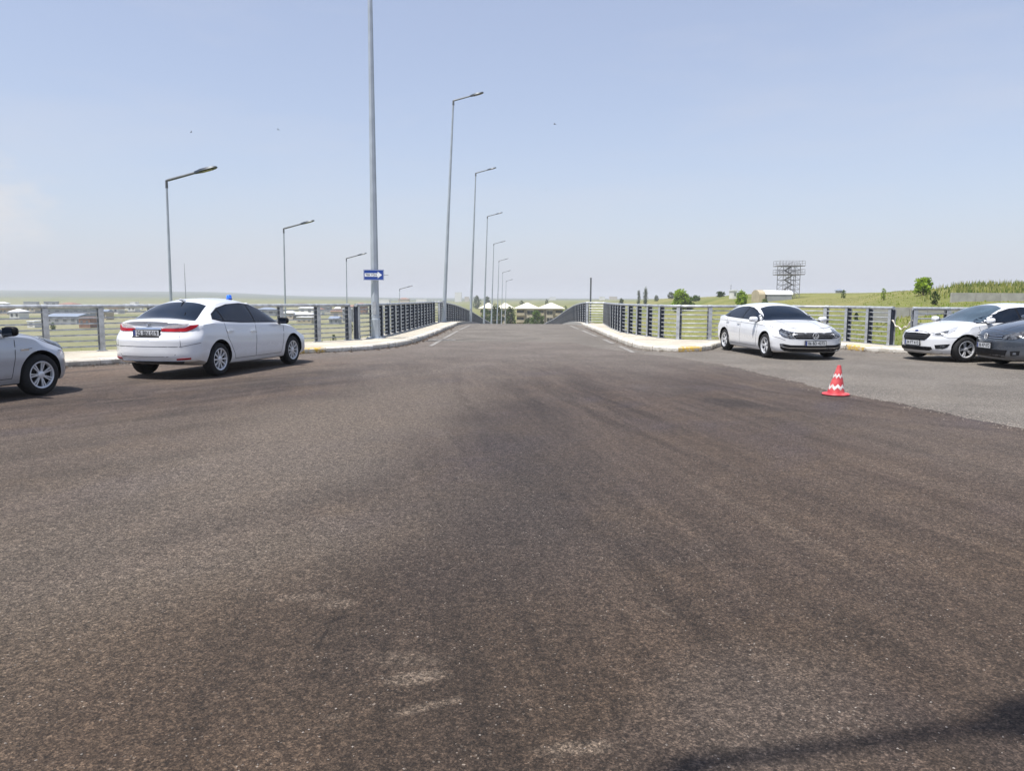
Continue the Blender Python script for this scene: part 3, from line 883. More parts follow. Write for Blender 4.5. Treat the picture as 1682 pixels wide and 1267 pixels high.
# ------------------------------------------------------------------ street lamps
def street_lamp(base, height, label, lean=(0, 0), r0=.105, r1=.05, yaw=0.0, sleeve=0.0, group='tall street lamps', arm_len=1.02, rise=15, dark='galvanised'):
    root = empty('street_lamp', base)
    tag(root, label, 'street lamp', group)
    top = Vector((lean[0], lean[1], height))
    b = MB()
    nseg = 12
    b.tube([Vector((0, 0, 0)), top * .06, top * .061, top * .5, top], [r0 * 1.08, r0 * 1.04, r0, (r0 + r1) / 2, r1], 8)
    b.build('pole', 'pole_steel', root)
    if sleeve:
        sl = MB(); sl.tube([(0, 0, .0), (0, 0, .62), (0, 0, .68)], [sleeve, sleeve, r0], 8); sl.build('base_sleeve', 'pole_steel', root)
    f = MB(); f.box((0, 0, .012), (r0 * 4, r0 * 4, .024))
    for sx in (-1, 1):
        for sy in (-1, 1): f.lathe([(0, .07), (.018, .07), (.018, .02), (0, .02)], 8, 'z', (sx * r0 * 1.6, sy * r0 * 1.6, 0))
    f.build('base_plate', 'pole_steel', root)
    dr = MB(); dr.box((0, -r0 * .98, 1.0), (r0 * .75, .02, .42)); dr.build('service_door', 'galvanised', root)
    u = Vector((math.cos(yaw), math.sin(yaw), math.tan(R_(rise)))).normalized()
    a = MB(); a.tube([top - Vector((0, 0, .22)), top + Vector((0, 0, .02)), top + u * .06 + Vector((0, 0, .02)), top + u * arm_len + Vector((0, 0, .02))], [r1 * 1.25, r1 * 1.2, .044, .038], 8)
    a.build('arm', 'galvanised_dark', root, 40)
    e = top + u * (arm_len - .06) + Vector((0, 0, .02))
    M = Matrix.Translation(e) @ Matrix.Rotation(yaw, 4, 'Z') @ Matrix.Rotation(-R_(rise), 4, 'Y')
    h = MB()
    prof = [(0, .05, .045, .035), (.10, .075, .05, .04), (.22, .15, .055, .04), (.45, .17, .05, .04), (.66, .15, .035, .03), (.74, .08, .02, .02)]
    vs, fs = [], []
    for (x, w, zt, zb) in prof:
        vs += [M @ Vector((x, -w, -zb * .6)), M @ Vector((x, -w * .8, -zb)), M @ Vector((x, w * .8, -zb)), M @ Vector((x, w, -zb * .6)), M @ Vector((x, w * .7, zt)), M @ Vector((x, -w * .7, zt))]
    for i in range(len(prof) - 1):
        for k in range(6): fs.append((i * 6 + k, i * 6 + (k + 1) % 6, (i + 1) * 6 + (k + 1) % 6, (i + 1) * 6 + k))
    fs += [tuple(range(6)), tuple(range(len(prof) * 6 - 1, len(prof) * 6 - 7, -1))]
    h.add(vs, fs)
    hd = h.build('lamp_head', 'lamp_dark', root, 35)
    gl = MB(); gl.box(M @ Vector((.42, 0, -.043)), (.34, .2, .008), M.to_3x3())
    gl.build('lens', 'lamp_glass', hd)
    return root
street_lamp((-3.02, -.60, 0), 12.1, 'street lamp standing beside the photographer, seen only by its shadow on the road', r0=.13, r1=.06, yaw=R_(9))
street_lamp((-4.51, 24.94, .148), 12.6, 'thick tall pole in front of the railing that carries the blue arrow sign', r0=.135, r1=.062, sleeve=.158)
row = [('tallest lamp right of the sign pole, standing where the bridge railing begins', 42.6, -3.86, .60), ('second lamp beyond the sign pole in the row along the bridge', 62, None, .45), ('third lamp beyond the sign pole in the row along the bridge', 83, None, .40),
       ('fourth lamp beyond the sign pole in the row along the bridge', 107, None, .35), ('fifth lamp beyond the sign pole in the row along the bridge', 131, None, .35), ('sixth lamp beyond the sign pole in the row along the bridge', 155, None, .3), ('farthest small lamp at the end of the row along the bridge', 180, None, .3)]
for lab, y, x, ln in row:
    x = x if x is not None else BEND(y) - 3.78
    street_lamp((x, y, DECK(y) + .148), 12.0, lab, (ln, 0), .108, .046)
for lab, x, y, zt in (('large lamp on the lower road rising behind the white sedan at the left', -11.32, 25, 5.2), ('lamp on the lower road between the beacon car and the sign pole', -12.35, 41, 5.1),
                      ('smaller lamp on the lower road just left of the blue sign', -13.6, 62, 4.6), ('faint far lamp on the lower road just right of the sign pole', -14.2, 95, 2.5)):
    zb = land_z(x, y)
    street_lamp((x, y, zb), zt - zb, lab, (.12, 0), .075, .036, group='lamps on the lower road')

# blue one way sign strapped to the tall pole
sg = empty('one_way_sign', (-4.5, 24.73, 2.22))
tag(sg, 'small blue one way sign with a white arrow strapped to the tall pole', 'sign')
b = MB(); b.box((0, 0, 0), (.66, .012, .34)); b.build('plate', 'sign_blue', sg)
b = MB(); z0 = .008
A = [(-.29, -.055), (.13, -.055), (.13, -.11), (.27, 0), (.13, .11), (.13, .055), (-.29, .055)]
b.add([(x, -.009, z) for x, z in A] + [(x, -.006, z) for x, z in A], [tuple(range(7)), tuple(range(13, 6, -1))] + [(i, (i + 1) % 7, 7 + (i + 1) % 7, 7 + i) for i in range(7)])
ar = b.build('arrow', 'sign_white', sg)
b = MB()
for s in (-1, 1): b.box((0, -.0075, s * .158), (.63, .003, .008)); b.box((s * .314, -.0075, 0), (.008, .003, .308))
b.build('border', 'sign_white', sg)
text_mesh('lettering', 'TEK YÖN', .095, 'letter_black', sg, Matrix.Translation((-.08, -.0105, -.004)) @ Matrix.Rotation(R_(90), 4, 'X'), .0012, .36)
b = MB(); b.lathe([(.142, -.02), (.148, -.02), (.148, .02), (.142, .02)], 24, 'z', (-.01, .21, .09), True); b.lathe([(.142, -.02), (.148, -.02), (.148, .02), (.142, .02)], 24, 'z', (-.01, .21, -.09), True)
b.box((.36, .03, 0), (.22, .012, .02))
b.build('strap', 'galvanised', sg)

# ------------------------------------------------------------------ cars
def car_body(S):
    """closed shell lofted from side profile, shoulder line and roof width, then bent in at nose and tail"""
    top, belt, wr, bot = pch(S['top']), pch(S['belt']), pch(S['wr']), pch(S['bot'])
    W, xf, xr = S['w'], S['front'], S['rear']
    bf = S.get('bf', .955)
    def half(x, k=1.0):
        zt, zb = top(x), bot(x)
        hood = sstep(S['cowl'] - .25, S['cowl'] + .1, x) + sstep(S['deck'] + .25, S['deck'] - .1, x)
        cr = .075 * (1 - hood) + .055 * hood
        ze = zt - cr
        zl = min(belt(x), ze - .035)
        w_r = wr(x)
        pts = [(0, zb), (.3 * W, zb), (.62 * W, zb), (.86 * W, zb + .005), (.93 * W, zb + .03), (.958 * W, zb + .085)]
        z0 = zb + .085
        for i in range(1, 12):
            t = i / 11
            z = z0 + (zl - z0) * t
            b = .962 + .038 * math.sin(math.pi * min(1, t * 1.02) ** .8) - (.962 + .0 - bf) * t ** 3
            # a crease running along the doors and a tucked rocker
            cre = -.010 * math.exp(-((t - .30) / .12) ** 2) + .007 * math.exp(-((t - .74) / .05) ** 2)
            pts.append((W * (b + cre), z))
        yb = pts[-1][0]
        for i in range(1, 9):
            t = i / 8
            pts.append((yb + (w_r - yb) * t + .022 * math.sin(math.pi * t) * min(1, (ze - zl) / .3) - .0 , zl + (ze - zl) * t))
        for i in range(1, 9):
            y = w_r * (1 - i / 8)
            pts.append((y, ze + (zt - ze) * (1 - (y / w_r) ** 2.4)))
        return pts
    def warp(x, y, z):
        kf = sstep(xf - 1.05, xf, x); kr = sstep(xr + 1.05, xr, x)
        a = (abs(y) / W)
        if kf > 0: x -= kf * (S['fa'] * (.55 * a ** 2.2 + .45 * a ** 6) + S['fp'](z))
        if kr > 0: x += kr * (S['ra'] * (.5 * a ** 2.2 + .5 * a ** 6) + S['rp'](z))
        return (x, y, z)
    xs = list(np.linspace(xr + .02, xf - .02, 96))
    rings = []
    for x in xs:
        h = half(x)
        rings.append([(x, y, z) for y, z in h] + [(x, -y, z) for y, z in reversed(h[1:-1])])
    def capring(x, k, dx):
        h = half(x); zc = (h[0][1] + h[-1][1]) / 2
        sy = k; sz = k
        return [(x + dx, y * sy, zc + (z - zc) * sz) for y, z in h] + [(x + dx, -y * sy, zc + (z - zc) * sz) for y, z in reversed(h[1:-1])]
    front = [capring(xf, k, d) for k, d in ((.992, -.008), (.975, .004), (.93, .014), (.85, .018), (.7, .02), (.5, .02), (.3, .02), (.12, .02))]
    rear = [capring(xr, k, -d) for k, d in ((.992, -.008), (.975, .004), (.93, .014), (.85, .018), (.7, .02), (.5, .02), (.3, .02), (.12, .02))]
    allr = list(reversed(rear)) + rings + front
    n = len(allr[0])
    vs = [warp(*p) for r in allr for p in r]
    fs = [(i * n + k, i * n + (k + 1) % n, (i + 1) * n + (k + 1) % n, (i + 1) * n + k) for i in range(len(allr) - 1) for k in range(n)]
    fs += [tuple(reversed(range(n))), tuple(range((len(allr) - 1) * n, len(allr) * n))]
    return vs, fs

def bisect_grid(bm, axis, lo, hi, step):
    k = math.ceil(lo / step)
    while k * step < hi:
        co = [0, 0, 0]; no = [0, 0, 0]; co[axis] = k * step; no[axis] = 1
        bmesh.ops.bisect_plane(bm, geom=bm.verts[:] + bm.edges[:] + bm.faces[:], plane_co=co, plane_no=no)
        k += 1

class Car:
    def __init__(s, S, loc, heading, label, cat='car', group='parked cars'):
        s.S = S
        s.root = empty(S.get('name', 'parked_car'), loc, heading)
        tag(s.root, label, cat, group)
        vs, fs = car_body(S)
        s.bvh = BVHTree.FromPolygons([Vector(v) for v in vs], fs)
        s.vs, s.fs = vs, fs
        s.cf, s.cr = S['front'] - 1.0, S['rear'] + 1.0
    # projections: plane coordinates (a, b) -> ray
    def ray(s, proj, a, b):
        if proj == 'L': return Vector((a, 3, b)), Vector((0, -1, 0))
        if proj == 'R': return Vector((a, -3, b)), Vector((0, 1, 0))
        if proj == 'T': return Vector((a, b, 3)), Vector((0, 0, -1))
        # F / B: a is the sideways distance on a screen 1 m ahead of the pivot, turned into a bearing
        ph = math.atan(a) if abs(a) < 1 else math.copysign(math.pi / 4 + (abs(a) - 1) * .62, a)
        c = s.cf if proj == 'F' else s.cr
        d = Vector((math.cos(ph) * (1 if proj == 'F' else -1), math.sin(ph), 0))
        return Vector((c, 0, b)) + d * 4, -d
    def hit(s, proj, a, b):
        o, d = s.ray(proj, a, b)
        r = s.bvh.ray_cast(o, d)
        return (r[0], r[1]) if r[0] is not None else (None, None)
    def patch(s, proj, poly, name, mat, off=.004, parent=None, step=.045, depth=.012, build=True, mb=None):
        bm = bmesh.new()
        f = bm.faces.new([bm.verts.new((a, b, 0)) for a, b in poly])
        A = [p[0] for p in poly]; B_ = [p[1] for p in poly]
        bisect_grid(bm, 0, min(A), max(A), step); bisect_grid(bm, 1, min(B_), max(B_), step)
        bmesh.ops.triangulate(bm, faces=[f for f in bm.faces if len(f.verts) > 4])
        bm.verts.ensure_lookup_table()
        out, inn, ok = [], [], []
        for v in bm.verts:
            p, n = s.hit(proj, v.co.x, v.co.y)
            if p is None:
                ok.append(False); out.append(None); inn.append(None); continue
            o, d = s.ray(proj, v.co.x, v.co.y)
            if n.dot(d) > 0: n = -n
            dirn = (n * .6 - d * .4).normalized()
            ok.append(True); out.append(p + dirn * off); inn.append(p - dirn * depth)
        idx = {}; V = []; F = []
        def vid(i, which):
            k = (i, which)
            if k not in idx:
                idx[k] = len(V); V.append(out[i] if which else inn[i])
            return idx[k]
        ef = {}
        for f in bm.faces:
            ids = [v.index for v in f.verts]
            if not all(ok[i] for i in ids): continue
            F.append([vid(i, 1) for i in ids])
            for i in range(len(ids)):
                e = (ids[i], ids[(i + 1) % len(ids)])
                ef[e] = 1
        for (a, b) in list(ef):
            if (b, a) not in ef:
                F.append([vid(a, 1), vid(b, 1), vid(b, 0), vid(a, 0)])
        bm.free()
        if mb is not None:
            mb.add(V, F); return None
        m = MB(); m.add(V, F)
        return m.build(name, mat, parent or s.root, 38)
    def stroke(s, proj, pts, w, mb, off=.0025, closed=False):
        """thin line following the body"""
        P = [Vector(p) for p in pts] + ([Vector(pts[0])] if closed else [])
        for a, b in zip(P, P[1:]):
            t = (b - a)
            if t.length < 1e-6: continue
            t.normalize(); n = Vector((-t.y, t.x)) * w / 2; t = t * w * .45
            s.patch(proj, [tuple(a - t + n), tuple(a - t - n), tuple(b + t - n), tuple(b + t + n)], '', '', off, mb=mb, step=.07, depth=.004)
    def finish(s, paint):
        S = s.S
        me = bpy.data.meshes.new('body')
        me.from_pydata([tuple(v) for v in s.vs], [], s.fs)
        bm = bmesh.new(); bm.from_mesh(me); bmesh.ops.recalc_face_normals(bm, faces=bm.faces); bm.to_mesh(me); bm.free()
        me.materials.append(MATS[paint]); me.materials.append(MATS['trim_black'])
        o = bpy.data.objects.new('body', me); COL.objects.link(o)
        cb = MB(); cb.cur = 0
        Ra = S['R'] + S.get('arch', .05)
        for x in (S['wb'] / 2, -S['wb'] / 2):
            for sy in (-1, 1):
                y0, y1 = S['w'] - .30, S['w'] + .15
                n = 40
                prof = [(0, y0), (Ra, y0), (Ra, y1), (0, y1)]
                vs, fs = [], []
                for yy in (y0, y1):
                    for k in range(n):
                        t = 2 * math.pi * k / n
                        vs.append((x + Ra * math.cos(t), sy * yy, S['R'] + .01 + Ra * math.sin(t)))
                fs = [(k, (k + 1) % n, n + (k + 1) % n, n + k) for k in range(n)] + [tuple(range(n)), tuple(range(2 * n - 1, n - 1, -1))]
                cb.add(vs, fs)
        cut = cb.build('cutter', 'trim_black')
        md = o.modifiers.new('b', 'BOOLEAN'); md.object = cut; md.operation = 'DIFFERENCE'; md.solver = 'EXACT'
        try: md.material_mode = 'TRANSFER'
        except Exception: pass
        dg = bpy.context.evaluated_depsgraph_get()
        m2 = bpy.data.meshes.new_from_object(o.evaluated_get(dg))
        o.modifiers.clear(); o.data = m2; m2.name = 'body'
        bpy.data.objects.remove(cut)
        if getattr(s, 'seam', None):      # the shut lines belong to the bodywork
            sm_ = bpy.data.meshes.new('seam'); sm_.from_pydata([tuple(v) for v in s.seam.v], [], s.seam.f)
            for _m in range(len(m2.materials), 3): m2.materials.append(MATS['gap_dark'])
            m2.materials[2] = MATS['gap_dark']
            bm = bmesh.new(); bm.from_mesh(m2); n0 = len(bm.faces); bm.from_mesh(sm_); bm.faces.ensure_lookup_table()
            for f_ in bm.faces[n0:]: f_.material_index = 2
            bm.to_mesh(m2); bm.free(); bpy.data.meshes.remove(sm_)
        m2.polygons.foreach_set('use_smooth', [True] * len(m2.polygons))
        m2.set_sharp_from_angle(angle=R_(32))
        o.parent = s.root
        s.body = o
        return o
    def wheels(s, style, steer=0.0):
        S = s.S; R = S['R']
        rr = R * .66; wd = .105
        def one():
            d = MB(); d.lathe([(0, -.03), (rr * .96, -.03), (rr * .96, -wd * .8), (rr * .5, -wd * .6), (0, -wd * .6)], 36, 'y')
            w = d.build('wheel', 'brake_dark', None, 40)
            t = MB()
            t.lathe([(rr, -wd), (rr + .02, -wd - .004), (R - .05, -wd - .008), (R - .012, -wd * .8), (R, -wd * .45), (R, wd * .45), (R - .012, wd * .8), (R - .05, wd + .008), (rr + .02, wd + .004), (rr, wd), (rr - .012, wd * .6), (rr - .012, -wd * .6)], 48, 'y', closed=True)
            t.build('tyre', 'tyre_rubber', w, 50)
            m = MB()
            m.lathe([(rr + .003, wd - .002), (rr - .006, wd + .003), (rr - .024, wd - .006), (rr - .028, wd - .05), (rr - .006, wd - .05)], 48, 'y', closed=True)
            n, half, dish, wide = style
            hub = wd - dish
            m.lathe([(0, hub + .012), (.03, hub + .014), (.055, hub + .004), (.06, hub - .03), (0, hub - .03)], 24, 'y')
            for k in range(n):
                t0 = 2 * math.pi * k / n
                for sp in ((-half, half) if half else (0,)):
                    a = t0 + sp
                    p0 = Vector((.04 * math.cos(a), hub - .002, .04 * math.sin(a)))
                    a1 = t0 + sp * .9
                    p1 = Vector(((rr - .018) * math.cos(a1), wd - .014, (rr - .018) * math.sin(a1)))
                    q = (p1 - p0).normalized(); sd_ = q.cross(Vector((0, 1, 0))).normalized()
                    vs = []
                    for p, ww in ((p0, wide * .8), ((p0 + p1) / 2 + Vector((0, .004, 0)), wide * .75), (p1, wide)):
                        vs += [p + sd_ * ww / 2, p - sd_ * ww / 2, p - sd_ * ww / 2 - Vector((0, .022, 0)), p + sd_ * ww / 2 - Vector((0, .022, 0))]
                    fs = [(i * 4 + c, i * 4 + (c + 1) % 4, (i + 1) * 4 + (c + 1) % 4, (i + 1) * 4 + c) for i in range(2) for c in range(4)] + [(0, 1, 2, 3), (8, 9, 10, 11)]
                    m.add(vs, fs)
            m.build('rim', 'rim_alloy', w, 35)
            return w
        first = None
        for x in (S['wb'] / 2, -S['wb'] / 2):
            for sy in (-1, 1):
                if first is None: w = first = one(); w.parent = s.root
                else: w = copy_tree(first, s.root)
                w.location = (x, sy * (S['w'] - .125), R)
                st = steer if x > 0 else 0
                w.rotation_euler = (0, 0, (0 if sy > 0 else math.pi) + st)
    def mirror(s, x, z, paint, dark=False):
        for sy in (-1, 1):
            p, n = s.hit('L' if sy > 0 else 'R', x, z)
            b = MB()
            c = Vector((x - .03, sy * (abs(p.y) + .13), z + .055))
            vs, fs = [], []
            nu, nv = 14, 9
            for i in range(nv):
                ph = -math.pi / 2 + math.pi * i / (nv - 1)
                for k in range(nu):
                    t = 2 * math.pi * k / nu
                    e = lambda q, w: math.copysign(abs(q) ** w, q)
                    xx = .085 * e(math.cos(ph), .6) * e(math.cos(t), .7)
                    if xx < 0: xx *= .45
                    vs.append(c + Vector((xx, .115 * e(math.cos(ph), .6) * e(math.sin(t), .7), .072 * e(math.sin(ph), .7))))
            for i in range(nv - 1):
                for k in range(nu): fs.append((i * nu + k, i * nu + (k + 1) % nu, (i + 1) * nu + (k + 1) % nu, (i + 1) * nu + k))
            b.add(vs, fs)
            m = b.build('mirror', paint if not dark else 'trim_black', s.root, 60)
            a = MB(); a.bar(Vector((x, sy * (abs(p.y) - .03), z)), c + Vector((0, -sy * .05, -.05)), .09, .03); a.build('bracket', 'trim_black', m)
            g_ = MB(); g_.box(c + Vector((-.042, 0, 0)), (.006, .19, .11)); g_.build('mirror_glass', 'tinted_glass', m)
    def handles(s, spots, mat):
        for x, z in spots:
            for proj in 'LR':
                p, n = s.hit(proj, x, z)
                sy = 1 if proj == 'L' else -1
                b = MB()
                b.box(p + Vector((0, sy * .022, 0)), (.19, .018, .028))
                for dx in (-.085, .085): b.box(p + Vector((dx, sy * .008, 0)), (.022, .03, .024))
                h = b.build('door_handle', mat, s.root)
    def lights(s, proj, poly, name, mat, **k):
        s.patch(proj, poly, name, mat, **k)
        return s.patch(proj, [(-a, b) for a, b in reversed(poly)], name, mat, **k)
    def plate(s, proj, a, z, textstr, tilt=0.0, w=.52, h=.115, frame=True, off=.022):
        p, n = s.hit(proj, a, z)
        o, d = s.ray(proj, a, z)
        f = Vector((-d.x, -d.y, 0)).normalized()
        side = Vector((0, 0, 1)).cross(f).normalized()
        up = f.cross(side) * -1 if f.cross(side).z < 0 else f.cross(side)
        M = Matrix((side, up, f)).transposed().to_4x4()
        M = Matrix.Translation(p + f * off) @ M
        b = MB(); m3 = M.to_3x3()
        b.box(M @ Vector((0, 0, 0)), (w, h, .008), m3); pl_ = b.build('number_plate', 'plate_white', s.root)
        b = MB(); b.box(M @ Vector((0, 0, -.006)), (w + .03, h + .03, .012), m3); b.build('plate_frame', 'trim_black', pl_)
        b = MB(); b.box(M @ Vector((-w / 2 + .022, 0, .005)), (.042, h - .004, .003), m3); b.build('country_band', 'plate_blue', pl_)
        text_mesh('lettering', textstr, h * .95, 'letter_black', pl_, M @ Matrix.Translation((.02, 0, .006)), .001, w * .82)
        return pl_, M

def mirror_poly(poly): return [(a, -b) for a, b in poly]

# --- saloon seen from behind, blue beacon on the roof
def saloon_spec(**kw):
    S = dict(front=2.29, rear=-2.30, wb=2.70, w=.888, R=.318, cowl=1.02, deck=-1.93,
        top=[(2.31, .70), (2.2, .755), (1.9, .84), (1.4, .925), (1.05, .985), (.92, 1.03), (.65, 1.185), (.35, 1.325), (.08, 1.41), (-.35, 1.462), (-.8, 1.455), (-1.15, 1.395), (-1.5, 1.27), (-1.8, 1.145), (-1.95, 1.10), (-2.15, 1.085), (-2.31, 1.05)],
        belt=[(2.31, .60), (1.9, .73), (1.3, .85), (.9, .90), (0, .925), (-1, .965), (-1.6, 1.0), (-2.31, .98)],
        wr=[(2.31, .60), (1.9, .70), (1.3, .775), (1.05, .77), (.9, .735), (.5, .64), (.1, .59), (-.8, .575), (-1.15, .585), (-1.5, .63), (-1.85, .70), (-2.05, .735), (-2.31, .72)],
        bot=[(2.31, .235), (1.9, .19), (0, .19), (-1.7, .22), (-2.1, .29), (-2.31, .32)],
        fa=.46, ra=.38,
        fp=lambda z: .10 * sstep(.52, .80, z) + .05 * sstep(.35, .2, z),
        rp=lambda z: .13 * sstep(.70, .92, z) - .05 * sstep(.98, 1.06, z) + .06 * sstep(.42, .28, z))
    S.update(kw)
    return S

def seams(c, doors, extra=()):
    m = MB()
    for proj in 'LR':
        for line in doors: c.stroke(proj, line, .008, m)
    for proj, line in extra: c.stroke(proj, line, .008, m)
    c.seam = m

# 1: white saloon with the beacon
S1 = saloon_spec()
c = Car(S1, (0, 0, 0), 0, 'white saloon seen from behind with a blue beacon on its roof, by the left pavement')
WSC = [(1.00, 0), (1.00, .30), (.965, .56), (.90, .70), (.62, .605), (.36, .535), (.30, .30), (.29, 0)]
c.patch('T', WSC + [(a, -b) for a, b in reversed(WSC[1:-1])], 'windscreen', 'tinted_glass')
RWC = [(-1.20, 0), (-1.21, .35), (-1.24, .525), (-1.52, .60), (-1.80, .665), (-1.865, .60), (-1.90, .3), (-1.905, 0)]
c.patch('T', RWC + [(a, -b) for a, b in reversed(RWC[1:-1])], 'rear_window', 'tinted_glass')
DLO = [(.93, .945), (.2, .965), (-.6, .985), (-1.2, 1.02), (-1.45, 1.07), (-1.36, 1.17), (-1.10, 1.28), (-.75, 1.345), (-.3, 1.365), (.05, 1.335), (.35, 1.245), (.65, 1.11)]
def inset(poly, d):
    cx = sum(p[0] for p in poly) / len(poly); cz = sum(p[1] for p in poly) / len(poly)
    return [(cx + (x - cx) * (1 - d / max(.01, abs(x - cx) + .3)), cz + (z - cz) * (1 - d / max(.01, abs(z - cz) + .02))) for x, z in poly]
def clip(poly, x0, x1):
    """keep x0..x1 of a side outline"""
    bm = bmesh.new(); bm.faces.new([bm.verts.new((a, b, 0)) for a, b in poly])
    bmesh.ops.bisect_plane(bm, geom=bm.verts[:] + bm.edges[:] + bm.faces[:], plane_co=(x0, 0, 0), plane_no=(1, 0, 0), clear_inner=True)
    bmesh.ops.bisect_plane(bm, geom=bm.verts[:] + bm.edges[:] + bm.faces[:], plane_co=(x1, 0, 0), plane_no=(1, 0, 0), clear_outer=True)
    f = bm.faces[:][0] if len(bm.faces) else None
    out = [(v.co.x, v.co.y) for v in f.verts] if f else []
    bm.free(); return out
def side_glass(c, dlo, cuts, glass='tinted_glass', surround='trim_black'):
    inn = inset(dlo, .018)
    xs = [min(p[0] for p in dlo) - .1] + cuts + [max(p[0] for p in dlo) + .1]
    for proj in 'LR':
        c.patch(proj, dlo, 'window_frame', surround, off=.002)
        for i in range(len(xs) - 1):
            pl_ = clip(inn, xs[i] + (.022 if i else 0), xs[i + 1] - (.022 if i < len(xs) - 2 else 0))
            if len(pl_) > 2: c.patch(proj, pl_, 'side_window', glass, off=.0055)
side_glass(c, DLO, [-1.14, -.10])
c.lights('B', [(.30, .868), (.30, .914), (.62, .920), (.86, .932), (1.02, .975), (1.26, .985), (1.16, .930), (1.02, .888), (.9, .868), (.62, .860)], 'tail_light', 'tail_red', off=.010, parent=None)
c.lights('B', [(.32, .922), (.62, .935), (.84, .955), (.98, 1.01), (.80, 1.0), (.62, .985), (.40, .96)], 'tail_light', 'tail_clear', off=.007)
c.patch('B', [(-.30, .895), (-.30, .935), (.30, .935), (.30, .895)], 'chrome_strip', 'chrome', off=.016)
c.patch('B', [(-.285, .755), (-.285, .893), (.285, .893), (.285, .755)], 'plate_recess', 'trim_black', off=.002)
c.plate('B', 0, .832, '25 BN 019', off=.02)
b = MB()
for (rx, rz, dzz) in ((.058, .038, 0), (.022, .036, 0), (.042, .013, .014)):
    p, _ = c.hit('B', 0, 1.0)
    b.tube([p + Vector((-.012, rx * math.cos(t), dzz + rz * math.sin(t))) for t in np.linspace(0, 2 * math.pi, 25)], .0055, 5)
b.build('emblem', 'chrome', c.root, 60)
c.lights('B', [(.62, .355), (.62, .385), (.98, .40), (.98, .37)], 'reflector', 'tail_red', off=.008)
c.patch('B', [(-.80, .325), (-.80, .345), (.80, .345), (.80, .325), (.6, .31), (-.6, .31)], 'diffuser_lip', 'chrome', off=.02)
c.patch('B', [(-.78, .27), (-.80, .318), (.80, .318), (.78, .27)], 'rear_skirt', 'trim_black', off=.006)
seams(c, [[(.98, .88), (.90, .45), (.84, .30), (-.85, .30)], [(-.10, .96), (-.14, .5), (-.14, .30)], [(-1.16, .99), (-1.10, .72), (-.90, .42), (-.85, .30)]],
      [('B', [(-.72, .60), (-.70, .84), (-.66, 1.0)]), ('B', [(.72, .60), (.70, .84), (.66, 1.0)]), ('B', [(-.72, .60), (.72, .60)]), ('B', [(-1.25, .66), (-.72, .60)]), ('B', [(1.25, .66), (.72, .60)]),
       ('B', [(-.60, .46), (-.56, .42), (.56, .42), (.60, .46)])])
c.finish('white_paint'); c.wheels((10, 0, .018, .034), 0.0)
c.mirror(.86, .93, 'white_paint', True); c.handles([(-.22, .80), (-1.02, .83)], 'white_paint')
an = MB(); an.tube([(-1.15, 0, 1.40), (-1.27, 0, 1.43), (-1.32, 0, 1.425)], [.03, .02, .006], 8); an.build('antenna', 'white_paint', c.root, 60)
w_ = MB(); w_.tube([(-1.78, -.45, 1.145), (-1.76, -.46, 1.20)], .008, 6); w_.build('aerial_stub', 'trim_black', c.root)
BEACON_CAR = c

# 2: silver saloon, only its front wing in the picture
S2 = saloon_spec(front=2.14, R=.312, w=.905, fa=.55)
S2['top'] = [(x, z + .02) for x, z in S2['top']]
c = Car(S2, (0, 0, 0), 0, 'silver saloon cut off by the left edge, only its front wing and wheel in view')
c.patch('T', WSC + [(a, -b) for a, b in reversed(WSC[1:-1])], 'windscreen', 'tinted_glass')
c.patch('T', RWC + [(a, -b) for a, b in reversed(RWC[1:-1])], 'rear_window', 'tinted_glass')
side_glass(c, DLO, [-1.14, -.10])
c.lights('F', [(.58, .66), (.60, .73), (.85, .78), (1.15, .83), (1.45, .855), (1.30, .76), (1.05, .69), (.80, .655)], 'headlight', 'head_glass', off=.008)
c.patch('F', [(-.5, .52), (-.52, .70), (.52, .70), (.5, .52), (.35, .42), (-.35, .42)], 'grille', 'trim_black', off=.006)
c.patch('F', [(-.7, .28), (-.75, .38), (.75, .38), (.7, .28)], 'lower_grille', 'trim_black', off=.006)
c.plate('F', 0, .46, '34 VR 208')
seams(c, [[(.95, .90), (.92, .60), (.86, .30), (-.85, .30)], [(-.10, .96), (-.14, .5), (-.14, .30)], [(-1.16, .99), (-1.10, .72), (-.90, .42), (-.85, .30)], [(1.02, .71), (1.20, .72)], [(1.70, .66), (2.0, .62)]],
      [('T', [(1.0, -.80), (1.7, -.74), (2.05, -.62), (2.14, 0), (2.05, .62), (1.7, .74), (1.0, .80)])])
c.finish('silver_paint'); c.wheels((7, .13, .02, .022), 0.0)
c.mirror(.84, .93, 'silver_paint', True); c.handles([(-.22, .80), (-1.02, .83)], 'silver_paint')
m = MB(); p, n = c.hit('R', 1.08, .705); m.box(p + Vector((0, -.006, 0)), (.13, .008, .022)); m.build('side_repeater', 'chrome', c.root)
SILVER = c

